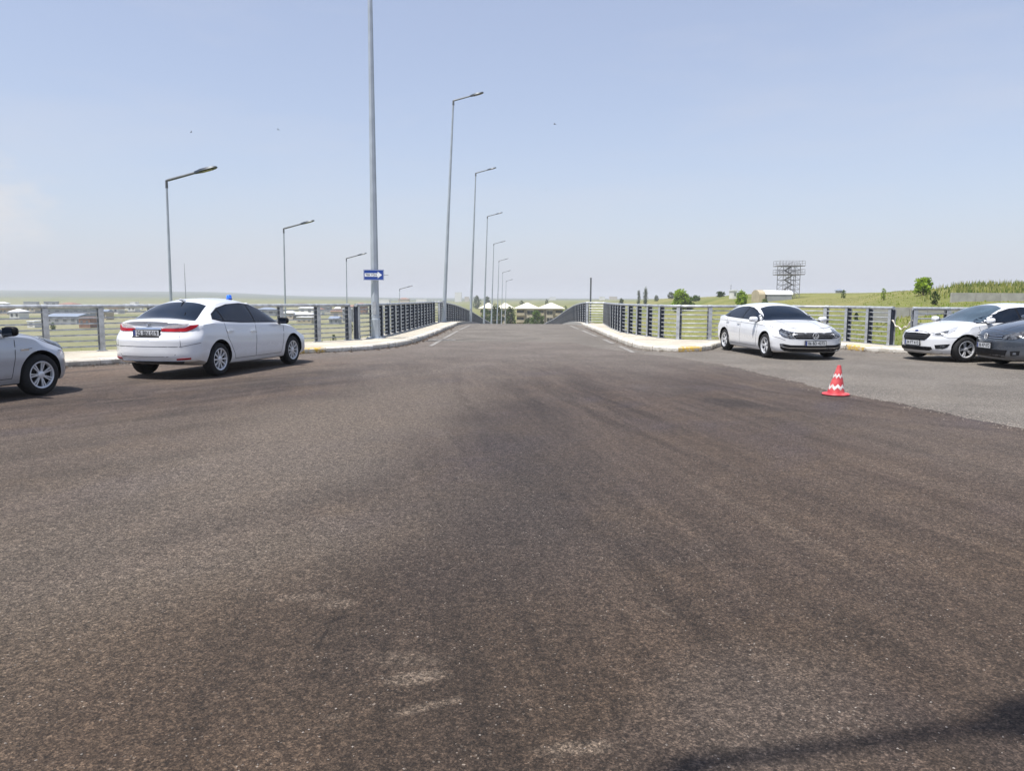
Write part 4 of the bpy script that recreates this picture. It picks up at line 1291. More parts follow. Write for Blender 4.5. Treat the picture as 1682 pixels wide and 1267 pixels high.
# 3: white saloon seen from the front
S3 = saloon_spec(front=2.28, rear=-2.30, wb=2.79, w=.916, R=.328, cowl=1.0, deck=-2.0, fa=.44, ra=.40,
    top=[(2.3, .70), (2.15, .765), (1.9, .84), (1.4, .93), (1.0, .99), (.86, 1.03), (.55, 1.20), (.25, 1.33), (-.05, 1.415), (-.5, 1.455), (-.95, 1.445), (-1.35, 1.37), (-1.75, 1.22), (-2.0, 1.12), (-2.3, 1.10), (-2.5, 1.06)],
    belt=[(2.3, .66), (1.9, .77), (1.3, .87), (.9, .915), (0, .945), (-1, .985), (-1.6, 1.01), (-2.5, 1.0)],
    wr=[(2.3, .64), (1.9, .74), (1.3, .805), (1.0, .80), (.85, .76), (.45, .655), (.1, .605), (-.8, .585), (-1.25, .60), (-1.7, .66), (-2.0, .735), (-2.5, .73)],
    bot=[(2.3, .20), (1.9, .16), (0, .165), (-1.9, .20), (-2.3, .27), (-2.5, .30)],
    fp=lambda z: .08 * sstep(.62, .84, z) + .03 * sstep(.32, .2, z))
c = Car(S3, (0, 0, 0), 0, 'white saloon facing the camera with a wide black grille, right of the right pavement tip')
WS3 = [(.975, 0), (.97, .30), (.935, .57), (.87, .685), (.55, .588), (.20, .53), (.14, .30), (.13, 0)]
c.patch('T', WS3 + [(a, -b) for a, b in reversed(WS3[1:-1])], 'windscreen', 'tinted_glass')
RW3 = [(-1.36, 0), (-1.37, .35), (-1.40, .54), (-1.7, .62), (-1.93, .68), (-1.97, .3), (-1.975, 0)]
c.patch('T', RW3 + [(a, -b) for a, b in reversed(RW3[1:-1])], 'rear_window', 'tinted_glass')
DLO3 = [(.86, .965), (.2, .985), (-.6, 1.005), (-1.3, 1.03), (-1.72, 1.075), (-1.50, 1.18), (-1.20, 1.275), (-.8, 1.335), (-.35, 1.35), (0, 1.32), (.30, 1.235), (.58, 1.12)]
side_glass(c, DLO3, [-1.22, -.20])
GR = [(-.48, 0.540), (-.56, 0.620), (-.53, 0.702), (.53, 0.702), (.56, 0.620), (.48, 0.540)]
g3 = c.patch('F', GR, 'grille', 'trim_black', off=.005)
m = MB()
for z in (.600, .655): c.stroke('F', [(-.50, z), (-.09, z)], .004, m, off=.010); c.stroke('F', [(.09, z), (.50, z)], .004, m, off=.010)
c.stroke('F', [(-.54, .702), (.54, .702)], .010, m, off=.012)
m.build('grille_bars', 'rim_alloy', g3)
c.lights('F', [(.50, 0.550), (.58, 0.620), (.55, 0.707), (.74, 0.730), (.98, 0.760), (1.20, 0.795), (1.22, 0.740), (1.08, 0.655), (.85, 0.585), (.66, 0.555)], 'headlight', 'head_glass', off=.009)
m = MB()
for s_ in (-1, 1): c.stroke('F', [(s_ * .56, 0.578), (s_ * .80, 0.610), (s_ * 1.02, 0.665)], .008, m, off=.014); 
m.build('light_strip', 'chrome', c.root)
lg = c.patch('F', [(-.84, .23), (-.98, .29), (-1.02, .40), (-.90, .415), (-.62, .38), (.62, .38), (.90, .415), (1.02, .40), (.98, .29), (.84, .23), (.6, .205), (-.6, .205)], 'lower_grille', 'trim_black', off=.006)
m = MB(); c.stroke('F', [(-.98, .35), (-.68, .305), (.68, .305), (.98, .35)], .014, m, off=.014); m.build('trim_strip', 'chrome', lg)
c.lights('F', [(.84, .345), (.84, .405), (1.0, .415), (1.0, .355)], 'fog_light', 'head_glass', off=.012)
c.patch('F', [(-.80, .185), (-.84, .225), (.84, .225), (.80, .185)], 'splitter', 'galvanised', off=.008)
c.plate('F', 0, .43, '06 BD 4272', off=.03)
def round_badge(c, proj, z, r, kind):
    p, n = c.hit(proj, 0, z); sx = 1 if proj == 'F' else -1
    b = MB(); b.tube([p + Vector((sx * .02, r * math.cos(t), r * math.sin(t))) for t in np.linspace(0, 2 * math.pi, 25)], r * .09, 5)
    def ln(a, q): b.bar(p + Vector((sx * .02, a[0] * r, a[1] * r)), p + Vector((sx * .02, q[0] * r, q[1] * r)), r * .14, r * .1)
    ln((-.38, .88), (0, .12)); ln((0, .12), (.38, .88))
    ln((-.82, .42), (-.38, -.82)); ln((-.38, -.82), (0, 0.0)); ln((0, 0.0), (.38, -.82)); ln((.38, -.82), (.82, .42))
    b.build('emblem', 'rim_alloy', c.root)
round_badge(c, 'F', .622, .075, 'v')
seams(c, [[(.90, .92), (.90, .60), (.84, .28), (-.95, .28)], [(-.20, .97), (-.24, .5), (-.24, .28)], [(-1.26, 1.0), (-1.2, .75), (-1.0, .42), (-.95, .28)]],
      [('T', [(.98, -.82), (1.6, -.78), (2.0, -.68), (2.13, -.45), (2.16, 0), (2.13, .45), (2.0, .68), (1.6, .78), (.98, .82)]), ('T', [(1.0, .42), (2.08, .36)]), ('T', [(1.0, -.42), (2.08, -.36)]),
       ('F', [(-1.35, .60), (-1.05, .56), (-.8, .50)]), ('F', [(1.35, .60), (1.05, .56), (.8, .50)])])
m = MB()
for proj in 'LR': c.stroke(proj, [(1.95, .80), (1.2, .86), (.2, .885), (-1.2, .92), (-2.2, .93)], .006, m, off=.002)
m.build('shoulder_crease', 'gap_dark', c.root)
c.finish('white_paint'); c.wheels((5, .16, .03, .030), 0.0)
c.mirror(.80, .95, 'white_paint'); c.handles([(-.36, .86), (-1.16, .89)], 'white_paint')
m = MB(); m.box((.30, .0, 1.30), (.06, .14, .05)); 
FRONTCAR = c

# 4: white hatchback
def hatch_spec(**kw):
    S = dict(front=2.18, rear=-2.14, wb=2.65, w=.905, R=.322, cowl=1.0, deck=-3.0, fa=.58, ra=.34,
        top=[(2.2, .74), (2.05, .81), (1.8, .885), (1.35, .96), (1.0, 1.01), (.86, 1.055), (.5, 1.25), (.2, 1.39), (-.1, 1.455), (-.5, 1.485), (-1.1, 1.47), (-1.6, 1.41), (-1.85, 1.33), (-2.0, 1.18), (-2.15, .98)],
        belt=[(2.2, .64), (1.9, .76), (1.3, .89), (.9, .935), (0, .965), (-1, 1.02), (-1.6, 1.06), (-2.15, .90)],
        wr=[(2.2, .60), (1.9, .71), (1.3, .79), (1.0, .785), (.85, .75), (.45, .66), (.1, .61), (-.8, .60), (-1.5, .61), (-1.9, .64), (-2.15, .70)],
        bot=[(2.2, .21), (1.9, .175), (0, .18), (-1.7, .21), (-2.15, .30)],
        fp=lambda z: .12 * sstep(.55, .86, z) + .06 * sstep(.32, .2, z), rp=lambda z: .05 * sstep(.4, .3, z))
    S.update(kw); return S
S4 = hatch_spec(front=2.08)
c = Car(S4, (0, 0, 0), 0, 'white hatchback with a black oval mouth parked at the right, partly behind the dark car')
WS4 = [(.985, 0), (.98, .30), (.945, .57), (.87, .715), (.55, .625), (.16, .555), (.08, .30), (.07, 0)]
c.patch('T', WS4 + [(a, -b) for a, b in reversed(WS4[1:-1])], 'windscreen', 'clear_glass')
c.patch('T', [(-1.66, -.52), (-1.68, 0), (-1.66, .52), (-1.95, .58), (-2.0, 0), (-1.95, -.58)], 'rear_window', 'tinted_glass')
DLO4 = [(.98, .965), (.5, .985), (-.5, 1.02), (-1.2, 1.055), (-1.55, 1.10), (-1.45, 1.22), (-1.15, 1.32), (-.7, 1.375), (-.3, 1.38), (.02, 1.35), (.32, 1.265), (.62, 1.135)]
side_glass(c, DLO4, [-1.0, -.14, .60])
c.patch('F', [(-.36, .53), (-.46, .60), (-.52, .68), (-.44, .70), (0, .715), (.44, .70), (.52, .68), (.46, .60), (.36, .53)], 'grille', 'trim_black', off=.006)
m = MB()
for z in (.57, .61, .65): c.stroke('F', [(-.42, z), (.42, z)], .006, m, off=.011)
m.build('grille_bars', 'gap_dark', c.root)
c.lights('F', [(.56, .66), (.58, .705), (.74, .745), (.98, .79), (1.30, .86), (1.55, .90), (1.40, .82), (1.15, .72), (.92, .67), (.72, .65)], 'headlight', 'head_clear', off=.008)
c.patch('F', [(-.52, .275), (-.60, .31), (-.56, .37), (.56, .37), (.60, .31), (.52, .275)], 'lower_grille', 'trim_black', off=.012, step=.03)
c.patch('F', [(-.9, .185), (-.95, .225), (.95, .225), (.9, .185)], 'splitter', 'trim_black', off=.006)
c.lights('F', [(.64, .675), (.65, .70), (.80, .735), (.98, .765), (1.12, .79), (1.08, .73), (.90, .69), (.74, .67)], 'headlight_lens', 'head_glass', off=.012)
c.lights('F', [(.70, .33), (.66, .42), (.95, .44), (1.18, .455), (1.10, .37), (.95, .325)], 'fog_light_surround', 'trim_black', off=.007)
c.lights('F', [(.84, .355), (.84, .41), (1.04, .42), (1.02, .365)], 'fog_light', 'head_glass', off=.012)
c.plate('F', 0, .46, '34 FT 615', off=.02)
b = MB(); p, n = c.hit('F', 0, .765)
b.add([p + Vector((.012, .055 * math.cos(t), .022 * math.sin(t))) for t in np.linspace(0, 2 * math.pi, 20, endpoint=False)] + [p + Vector((-.02, .055 * math.cos(t), .022 * math.sin(t))) for t in np.linspace(0, 2 * math.pi, 20, endpoint=False)],
      [tuple(range(20))] + [(i, (i + 1) % 20, 20 + (i + 1) % 20, 20 + i) for i in range(20)])
b.build('emblem', 'ford_blue', c.root)
HL = [(.56, .66), (.58, .705), (.74, .745), (.98, .79), (1.30, .86), (1.55, .90), (1.40, .82), (1.15, .72), (.92, .67), (.72, .65), (.56, .66)]
seams(c, [[(1.02, .90), (.95, .60), (.90, .30), (-.75, .30)], [(-.14, 1.0), (-.18, .5), (-.18, .30)], [(-1.0, 1.04), (-.98, .72), (-.82, .42), (-.75, .30)]],
      [('F', HL), ('F', [(-a, b) for a, b in HL]), ('T', [(.98, -.82), (1.5, -.77), (1.85, -.66), (1.98, -.42), (2.02, 0), (1.98, .42), (1.85, .66), (1.5, .77), (.98, .82)]),
       ('F', [(-1.5, .62), (-1.15, .60), (-.85, .66)]), ('F', [(1.5, .62), (1.15, .60), (.85, .66)])])
c.finish('white_paint'); c.wheels((5, .17, .03, .028), 0.0)
c.mirror(.78, .985, 'white_paint'); c.handles([(-.26, .88), (-.9, .91)], 'white_paint')
HATCH = c

# 5: dark slate car at the right edge
S5 = hatch_spec(front=2.12, rear=-2.13, wb=2.62, w=.90, R=.33, fa=.46,
    fp=lambda z: .07 * sstep(.60, .86, z) + .05 * sstep(.32, .2, z))
S5['top'] = [(2.2, .79), (2.05, .875), (1.8, .965), (1.35, 1.06), (1.0, 1.125), (.86, 1.17), (.5, 1.35), (.2, 1.47), (-.1, 1.54), (-.5, 1.57), (-1.1, 1.555), (-1.6, 1.50), (-1.85, 1.42), (-2.0, 1.25), (-2.15, 1.0)]
S5['belt'] = [(2.2, .66), (1.9, .80), (1.3, .96), (.9, 1.0), (0, 1.035), (-1, 1.09), (-1.6, 1.13), (-2.15, .95)]
c = Car(S5, (0, 0, 0), 0, 'dark slate blue car cut off by the right edge, in front of the white hatchback')
c.patch('T', WS4 + [(a, -b) for a, b in reversed(WS4[1:-1])], 'windscreen', 'tinted_glass')
side_glass(c, [(x, z + .075) for x, z in DLO4], [-1.0, -.14, .60])
g5 = c.patch('F', [(-.52, .665), (-.55, .75), (.55, .75), (.52, .665)], 'grille', 'trim_black', off=.005)
m = MB()
for z in (.685, .73): c.stroke('F', [(-.52, z), (-.10, z)], .011, m, off=.013); c.stroke('F', [(.10, z), (.52, z)], .011, m, off=.013)
m.build('grille_bars', 'chrome', g5)
c.lights('F', [(.57, .655), (.57, .765), (.80, .80), (1.06, .835), (1.30, .86), (1.22, .77), (1.05, .70), (.85, .66)], 'headlight', 'head_glass', off=.009)
c.patch('F', [(-.62, .25), (-.70, .42), (.70, .42), (.62, .25)], 'lower_grille', 'trim_black', off=.006)
c.lights('F', [(.80, .30), (.78, .40), (1.08, .42), (1.06, .32)], 'fog_light_surround', 'trim_black', off=.007)
c.lights('F', [(.86, .325), (.86, .375), (.98, .38), (.98, .33)], 'fog_light', 'head_glass', off=.012)
c.patch('F', [(-.9, .185), (-.95, .22), (.95, .22), (.9, .185)], 'splitter', 'galvanised', off=.006)
c.plate('F', 0, .50, '36 KP 072', off=.03)
round_badge(c, 'F', .71, .068, 'v')
seams(c, [[(1.02, .90), (.95, .60), (.90, .30), (-.75, .30)], [(-.14, 1.0), (-.18, .5), (-.18, .30)]],
      [('T', [(.98, -.82), (1.5, -.77), (1.85, -.66), (1.98, -.42), (2.0, 0), (1.98, .42), (1.85, .66), (1.5, .77), (.98, .82)]), ('T', [(1.0, .42), (1.95, .36)]), ('T', [(1.0, -.42), (1.95, -.36)])])
c.finish('slate_paint'); c.wheels((5, .17, .03, .028), 0.0)
c.mirror(.78, 1.06, 'slate_paint'); c.handles([(-.26, .88), (-.9, .91)], 'slate_paint')
DARK = c

def place(c, wheel_pt, which, fwd):
    """put the car so that the tread of the named wheel stands on wheel_pt, nose towards fwd"""
    f = Vector(fwd).normalized(); l = Vector((-f.y, f.x))
    x = c.S['wb'] / 2 * (1 if which[0] == 'f' else -1)
    y = (c.S['w'] - .06) * (1 if which[1] == 'l' else -1)
    p = Vector(wheel_pt) - f * x - l * y
    c.root.location = (p.x, p.y, .008)
    c.root.rotation_euler = (0, 0, math.atan2(f.y, f.x))
place(BEACON_CAR, (-5.53, 14.2), 'rr', (.225, .975))
place(SILVER, (-7.10, 11.3), 'fr', (.30, .955))
place(FRONTCAR, (6.50, 19.35), 'fr', (.09, -1))
FRONTCAR.root.scale = (1, 1, .955)
place(HATCH, (10.88, 18.1), 'fl', (-.985, -.17))
HATCH.root.scale = (1, 1, .955)
place(DARK, (11.42, 16.1), 'fl', (-1.0, .06))
DARK.root.scale = (1, 1, .965)

# the blue beacon sitting on the roof
bc = MB(); bc.lathe([(0, .10), (.035, .098), (.052, .085), (.060, .06), (.064, .02), (.064, 0), (0, 0)], 20, 'z')
p, _ = BEACON_CAR.hit('T', -.15, -.30)
f = BEACON_CAR.root.matrix_basis @ (p + Vector((0, 0, -.004)))
root = empty('beacon_light', f)
tag(root, 'small blue beacon standing on the roof of the white saloon', 'beacon')
b2 = MB(); b2.lathe([(0, .02), (.070, .02), (.074, .0), (0, .0)], 20, 'z'); root.scale = (.85, .85, .85); b2.build('base', 'trim_black', root, 50)
o = bc.build('dome', 'beacon_blue', root, 60); o.location = (0, 0, .02)

# ------------------------------------------------------------------ traffic cone
cn = empty('traffic_cone', (5.07, 11.73, .006), R_(8))
tag(cn, 'red traffic cone with white zigzag bands leaning on the asphalt', 'traffic cone')
b = MB()
n = 32; H = .47; Z0 = .045
lx = .035
def cone_pt(t, k, off=0.0):
    r = (.128 * (1 - t) + .026 * t) + off
    a = 2 * math.pi * k / n
    return Vector((r * math.cos(a) + lx * t, r * math.sin(a), Z0 + (H - Z0) * t))
rows = np.linspace(0, 1, 10)
vs = [cone_pt(t, k) for t in rows for k in range(n)]
fs = [(i * n + k, i * n + (k + 1) % n, (i + 1) * n + (k + 1) % n, (i + 1) * n + k) for i in range(9) for k in range(n)] + [tuple(range(9 * n, 10 * n))]
b.add(vs, fs); b.build('cone', 'cone_red', cn, 50)
b = MB(); b.lathe([(0, .045), (.135, .045), (.165, .040), (.195, .034), (.205, .020), (.200, .004), (0, .002)], 28, 'z'); b.build('base', 'cone_red', cn, 45)
b = MB(); b.lathe([(.196, 0), (.21, 0), (.21, .008), (.196, .012)], 28, 'z', (0, 0, 0), True); b.build('base_ring', 'trim_black', cn)
for t0, t1 in ((.10, .33), (.52, .72)):
    b = MB(); m_ = 16
    teeth = n // 2
    vs = []; fs = []
    seg = 8
    for k in range(n + 1):
        up = (k % 4) / 2; up = 2 - up if up > 1 else up
        lo = t0 + up * (t1 - t0) * .45
        hi = t1 - (1 - up) * (t1 - t0) * .45
        vs += [cone_pt(lo, k, .003), cone_pt(hi, k, .003)]
    fs = [(2 * k, 2 * k + 2, 2 * k + 3, 2 * k + 1) for k in range(n)]
    b.add(vs, fs); b.build('reflective_band', 'cone_white', cn, 50)

# ------------------------------------------------------------------ buildings
def hip(b, x0, x1, y0, y1, z, h, over=.5, ridge=.0):
    cx, cy = (x0 + x1) / 2, (y0 + y1) / 2
    rx = (x1 - x0) / 2 * ridge
    b.add([(x0 - over, y0 - over, z), (x1 + over, y0 - over, z), (x1 + over, y1 + over, z), (x0 - over, y1 + over, z), (cx - rx, cy, z + h), (cx + rx, cy, z + h),
           (x0 - over, y0 - over, z - .25), (x1 + over, y0 - over, z - .25), (x1 + over, y1 + over, z - .25), (x0 - over, y1 + over, z - .25)],
          [(0, 1, 5, 4), (1, 2, 5), (2, 3, 4, 5), (3, 0, 4), (0, 6, 7, 1), (1, 7, 8, 2), (2, 8, 9, 3), (3, 9, 6, 0), (6, 9, 8, 7)])
def block(name, x, y, w, d, h, wall, roof, label, cat='house', group=None, rt='hip', rh=1.2, floors=1, nwin=3, rz=0.0, base=None):
    z = land_z(x, y) if base is None else base
    root = empty(name, (x, y, z - .3), rz)
    tag(root, label, cat, group)
    b = MB(); b.box((0, d / 2, (h + .3) / 2), (w, d, h + .3)); b.build('wall', wall, root)
    b = MB()
    if rt == 'hip': hip(b, -w / 2, w / 2, 0, d, h + .32, rh, .4, .35)
    elif rt == 'flat': b.box((0, d / 2, h + .45), (w + .3, d + .3, .28))
    elif rt == 'gable':
        z_ = h + .31
        b.add([(-w / 2 - .3, -.3, z_), (w / 2 + .3, -.3, z_), (w / 2 + .3, d + .3, z_), (-w / 2 - .3, d + .3, z_), (-w / 2 - .3, d / 2, z_ + rh), (w / 2 + .3, d / 2, z_ + rh)], [(0, 1, 5, 4), (2, 3, 4, 5), (1, 2, 5), (3, 0, 4), (0, 3, 2, 1)])
    b.build('roof', roof, root)
    for f in range(floors if y < 700 else 0):
        for k in range(nwin):
            wb = MB(); wb.box((-w / 2 + w * (k + .5) / nwin, -.02, .3 + h * (f + .55) / floors), (w / nwin * .42, .1, h / floors * .42))
            wb.build('window', 'window_far', root)
    return root

# the cream block of flats with four hipped roofs beyond the bridge
def flats(px0, px1, y, peaks, label, wall):
    k = 1240.0
    x0, x1 = (px0 - 841) / k * y, (px1 - 841) / k * y
    zg = land_z((x0 + x1) / 2, y) - .3
    zt = 1.5 + (489.5 - 507) / k * y
    root = empty('block_of_flats', ((x0 + x1) / 2, y, zg))
    tag(root, label, 'building', 'blocks of flats beyond the bridge')
    w = x1 - x0; H = zt - zg
    b = MB(); b.box((0, 8, H / 2), (w - 1.2, 14, H)); 
    n = 5
    bays = [-w / 2 + w * (i + .5) / n for i in range(n)]
    for i in (1, 3): b.box((bays[i], .6, H / 2 - .1), (w / n * .7, 2.2, H - .2))
    b.build('wall', wall, root)
    for i, cx in enumerate(peaks):
        r = MB(); half = w / len(peaks) / 2
        hip(r, -w / 2 + half * 2 * i + .02 * i, -w / 2 + half * 2 * (i + 1) - .02, -.6 + .05 * i, 16, H + .15 + .03 * i, 2.2, .35, .05)
        r.build('roof', 'roof_cream', root)
    fl = 3
    for f in range(fl):
        zc = H - (f + .55) * 2.75
        for i, bx in enumerate(bays):
            if i in (1, 3):
                for s in (-1, 1):
                    q = MB(); q.box((bx + s * w / n * .16, -.54, zc), (1.1, .12, 1.35)); q.build('window', 'window_dark', root)
            else:
                q = MB(); q.box((bx, .96, zc), (w / n * .72, .12, 1.7)); q.build('window', 'window_dark', root)
                q = MB(); q.box((bx, .1, zc - 1.15), (w / n * .86, 1.7, .18)); q.box((bx, -.70, zc - .62), (w / n * .86, .09, .9)); q.build('balcony', 'wall_tan', root)
    return root
flats(846, 926, 300, (866, 902), 'cream block of flats with two pale hipped roofs, right one beyond the bridge', 'wall_cream')
flats(787, 843, 318, (806, 832), 'cream block of flats half hidden by lamp poles, left one beyond the bridge', 'wall_cream')

def bp(px, y, z=None):
    x = (px - 841) / 1240.0 * y
    return x
# the long sheds and houses in the town below, seen through the left railing
spec = [
    ('shed', 74, 150, 338, 3.6, 'wall_grey', 'roof_blue', 'long blue grey shed roof in the town behind the left railing', 'gable', 5, 1.4, 1),
    ('shed', 75, 128, 262, 2.4, 'wall_grey', 'roof_blue', 'lower blue grey shed standing left of the brown house in the town', 'gable', 4, 1.0, 1),
    ('house', 131, 149, 222, 2.9, 'wall_brown', 'roof_red', 'small brown house at the right end of the blue grey sheds', 'flat', 2, 1.0, 1),
    ('house', 18, 34, 300, 3.0, 'wall_white', 'roof_white', 'small white house seen above the bonnet of the silver saloon', 'hip', 2, 1.0, 1),
    ('house', 46, 58, 225, 1.8, 'wall_white', 'roof_white', 'tiny white hut low behind the bonnet of the silver saloon', 'flat', 1, .6, 1),
    ('house', 2, 14, 380, 3.0, 'wall_tan', 'roof_red', 'tan house at the far left of the town by the picture edge', 'hip', 2, 1.0, 1),
    ('house', 38, 60, 430, 3.2, 'wall_cream', 'roof_white', 'pale cream house far off between two left railing posts', 'hip', 3, 1.0, 1),
    ('house', 160, 176, 300, 3.0, 'wall_tan', 'roof_blue', 'tan house with grey roof just right of the brown house', 'gable', 2, 1.0, 1),
    ('house', 180, 196, 410, 3.0, 'wall_white', 'roof_red', 'white house with a red roof left of the beacon car', 'hip', 2, 1.0, 1),
    ('house', 466, 482, 360, 3.0, 'wall_cream', 'roof_white', 'cream house just right of the bonnet of the beacon car', 'hip', 2, 1.0, 1),
    ('house', 488, 512, 300, 2.2, 'wall_tan', 'roof_white', 'low pale yard building right of the beacon car', 'flat', 3, .6, 1),
    ('house', 516, 529, 430, 3.4, 'wall_white', 'roof_red', 'white red roofed house left of the third railing post from the tall pole', 'hip', 2, 1.0, 1),
    ('house', 541, 556, 285, 2.2, 'wall_grey', 'roof_blue', 'low grey building between railing posts left of the tall pole', 'gable', 2, .8, 1),
    ('apartment_house', 563, 578, 330, 5.5, 'wall_grey', 'roof_white', 'tall pale grey apartment house left of the tall pole', 'flat', 3, 1.0, 3),
    ('apartment_house', 583, 601, 470, 5.5, 'wall_brown', 'roof_red', 'brown apartment house close left of the tall pole', 'hip', 3, 1.4, 3),
    ('house', 100, 122, 520, 3.6, 'wall_cream', 'roof_red', 'red roofed house beyond the long blue grey shed', 'hip', 3, 1.2, 1),
    ('house', 212, 224, 470, 3.4, 'wall_white', 'roof_white', 'white house beyond the left railing above the tail of the beacon car', 'hip', 2, 1.0, 1),
    ('apartment_house', 620, 640, 900, 8.5, 'wall_white', 'roof_white', 'far white apartment house just right of the tall pole', 'flat', 4, 1.2, 4),
    ('apartment_house', 655, 672, 1150, 8.5, 'wall_tan', 'roof_red', 'far tan apartment house on the skyline right of the tall pole', 'hip', 3, 2, 4),
    ('apartment_house', 684, 701, 1250, 8.5, 'wall_white', 'roof_white', 'far white apartment house on the skyline left of the nearest bridge lamp', 'flat', 4, 1, 5),
    ('apartment_house', 747, 758, 1600, 20, 'wall_white', 'roof_white', 'far white tower block on the skyline right of the nearest bridge lamp', 'flat', 2, 1, 5),
    ('apartment_house', 763, 770, 1700, 11, 'wall_cream', 'roof_white', 'far cream tower block on the skyline next to the white one', 'flat', 2, 1, 4),
    ('apartment_house', 902, 912, 1800, 7, 'wall_white', 'roof_white', 'far white block on the skyline above the right block of flats', 'flat', 2, 1, 3),
    ('apartment_house', 984, 992, 1500, 7, 'wall_white', 'roof_white', 'far white block on the skyline just right of the bare dark post', 'flat', 2, 1, 3),
    ('apartment_house', 1000, 1012, 1700, 7, 'wall_cream', 'roof_white', 'far cream block on the skyline left of the grey bush', 'flat', 3, 1, 3),
    ('house', 1201, 1207, 200, 1.9, 'wall_white', 'roof_white', 'tiny white hut on the slope left of the bright bush', 'flat', 1, .5, 1),
    ('house', 1374, 1379, 330, 2.0, 'wall_grey', 'roof_blue', 'tiny dark hut on the hill skyline right of the tower', 'hip', 1, .6, 1),
]
for (nm, a, b_, y, h, wl, rf, lab, rt, nw, rh, fl) in spec:
    x0, x1 = bp(a, y), bp(b_, y)
    block(nm, (x0 + x1) / 2, y, x1 - x0, min(12, (x1 - x0) * .8 + 3), h, wl, rf, lab, 'shed' if nm == 'shed' else 'building', 'buildings in the town and on the slopes', rt, rh, fl, nw)
# more small houses scattered over the low town
hr = random.Random(21)
k = 0
cols = [('wall_tan', 'roof_red', 'tan'), ('wall_cream', 'roof_white', 'cream'), ('wall_grey', 'roof_blue', 'grey'), ('wall_white', 'roof_white', 'white')]
for k in range(26):
    px = hr.uniform(-40, 600) if k % 4 else hr.uniform(480, 700)
    y = hr.uniform(260, 900); x = bp(px, y)
    wl, rf, cn_ = cols[k % 4]
    w = hr.uniform(5, 12)
    block('house', x, y, w, hr.uniform(5, 8), hr.uniform(2.4, 4.2), wl, rf, 'small %s house among many in the hazy town behind the left railing' % cn_, 'building', 'small %s houses of the town' % cn_, hr.choice(['hip', 'gable', 'flat']), 1.0, 1, 2, hr.uniform(-.3, .3))

# round roofed hut below the tower
y = 165.0
x0, x1 = bp(1243, y), bp(1297, y)
zb = land_z((x0 + x1) / 2, y)
hut = empty('barrel_roofed_hut', ((x0 + x1) / 2, y, zb - .3)); tag(hut, 'tan hut with a white barrel roof left of the lattice tower', 'hut')
w = x1 - x0
h0 = (490.5 - 480) / 1240 * y + .3
b = MB(); b.box((w * .12, 2.5, h0 / 2), (w * .76, 5, h0)); b.build('wall', 'wall_grey', hut)
b = MB(); nseg = 10; vs = []
for t in np.linspace(0, math.pi, nseg + 1): vs.append((-math.cos(t) * 2.6, math.sin(t) * .95))
b.add([(-w / 2 + w * .2, 2.5 + a, h0 + c) for a, c in vs] + [(w / 2 + .2, 2.5 + a, h0 + c) for a, c in vs], [(i, i + 1, nseg + 2 + i, nseg + 1 + i) for i in range(nseg)] + [tuple(range(nseg + 1)), tuple(range(2 * nseg + 1, nseg, -1))])
b.build('roof', 'roof_white', hut, 40)
b = MB(); b.add([(-w / 2, 2.5 + a, h0 + c * 1.06) for a, c in vs] + [(-w / 2 + w * .19, 2.5 + a, h0 + c * 1.06) for a, c in vs], [(i, i + 1, nseg + 2 + i, nseg + 1 + i) for i in range(nseg)] + [tuple(range(nseg + 1)), tuple(range(2 * nseg + 1, nseg, -1))])
b.box((-w / 2 + w * .095, 2.5, h0 / 2), (w * .19, 5.2, h0)); b.build('end_wall', 'wall_tan', hut)

# lattice tower with stairs and two platforms
y = 172.0; k_ = 1240.0
tx = bp(1290, y); zb = land_z(tx, y)
zt = 1.5 + (493.5 - 431) / k_ * y
tw = empty('lattice_tower', (tx, y, zb)); tag(tw, 'grey scaffold lattice tower with stairs and two platforms on the hill', 'tower')
H = zt - zb; hw = bp(841 + 13.5, y)
legs = [(-hw, -hw), (hw, -hw), (hw, hw), (-hw, hw), (-hw * .1, -hw), (hw * .1 + .4, hw), (hw * .45, -hw)]
for lx_, ly_ in legs:
    b = MB(); b.bar((lx_, ly_, -.2), (lx_, ly_, H - .9 if abs(lx_) == hw else H - 1.1), .11); b.build('leg', 'scaffold', tw)
b = MB(); nb = 7; zh = (H - 1.2) / nb
for i in range(nb + 1):
    z = i * zh
    for (a, c_) in (((-hw, -hw), (hw, -hw)), ((hw, -hw), (hw, hw)), ((hw, hw), (-hw, hw)), ((-hw, hw), (-hw, -hw))):
        b.bar((*a, z), (*c_, z), .07)
        if i < nb:
            b.bar((*a, z), (*c_, z + zh) if i % 2 else (*c_, z + zh), .05)
b.build('bracing', 'scaffold', tw)
b = MB()
for i in range(nb):
    z = i * zh; s = 1 if i % 2 else -1
    for off in (-.35, .35):
        b.bar((s * hw * .5, off, z), (-s * hw * .5, off, z + zh), .08, .16)
        b.bar((s * hw * .5, off, z + .9), (-s * hw * .5, off, z + zh + .9), .05)
    for t in np.linspace(.05, .95, 7): b.box((s * hw * .5 * (1 - 2 * t), 0, z + zh * t), (.26, .75, .05))
    b.box((-s * hw * .62, 0, z + zh), (.7, 1.2, .07))
b.build('stairs', 'scaffold', tw)
for zp, wx in ((H - 1.3, bp(841 + 20, y)), (H - 3.2, bp(841 + 20, y))):
    b = MB(); b.box((0, 0, zp), (wx * 2, hw * 2 + .8, .18))
    for sy in (-1, 1):
        for zz in (.55, 1.1): b.bar((-wx, sy * (hw + .4), zp + zz), (wx, sy * (hw + .4), zp + zz), .05)
        for t in np.linspace(-wx, wx, 9): b.bar((t, sy * (hw + .4), zp), (t, sy * (hw + .4), zp + 1.1), .05)
    for sx in (-1, 1):
        for zz in (.55, 1.1): b.bar((sx * wx, -hw - .4, zp + zz), (sx * wx, hw + .4, zp + zz), .05)
    b.build('platform', 'scaffold', tw)

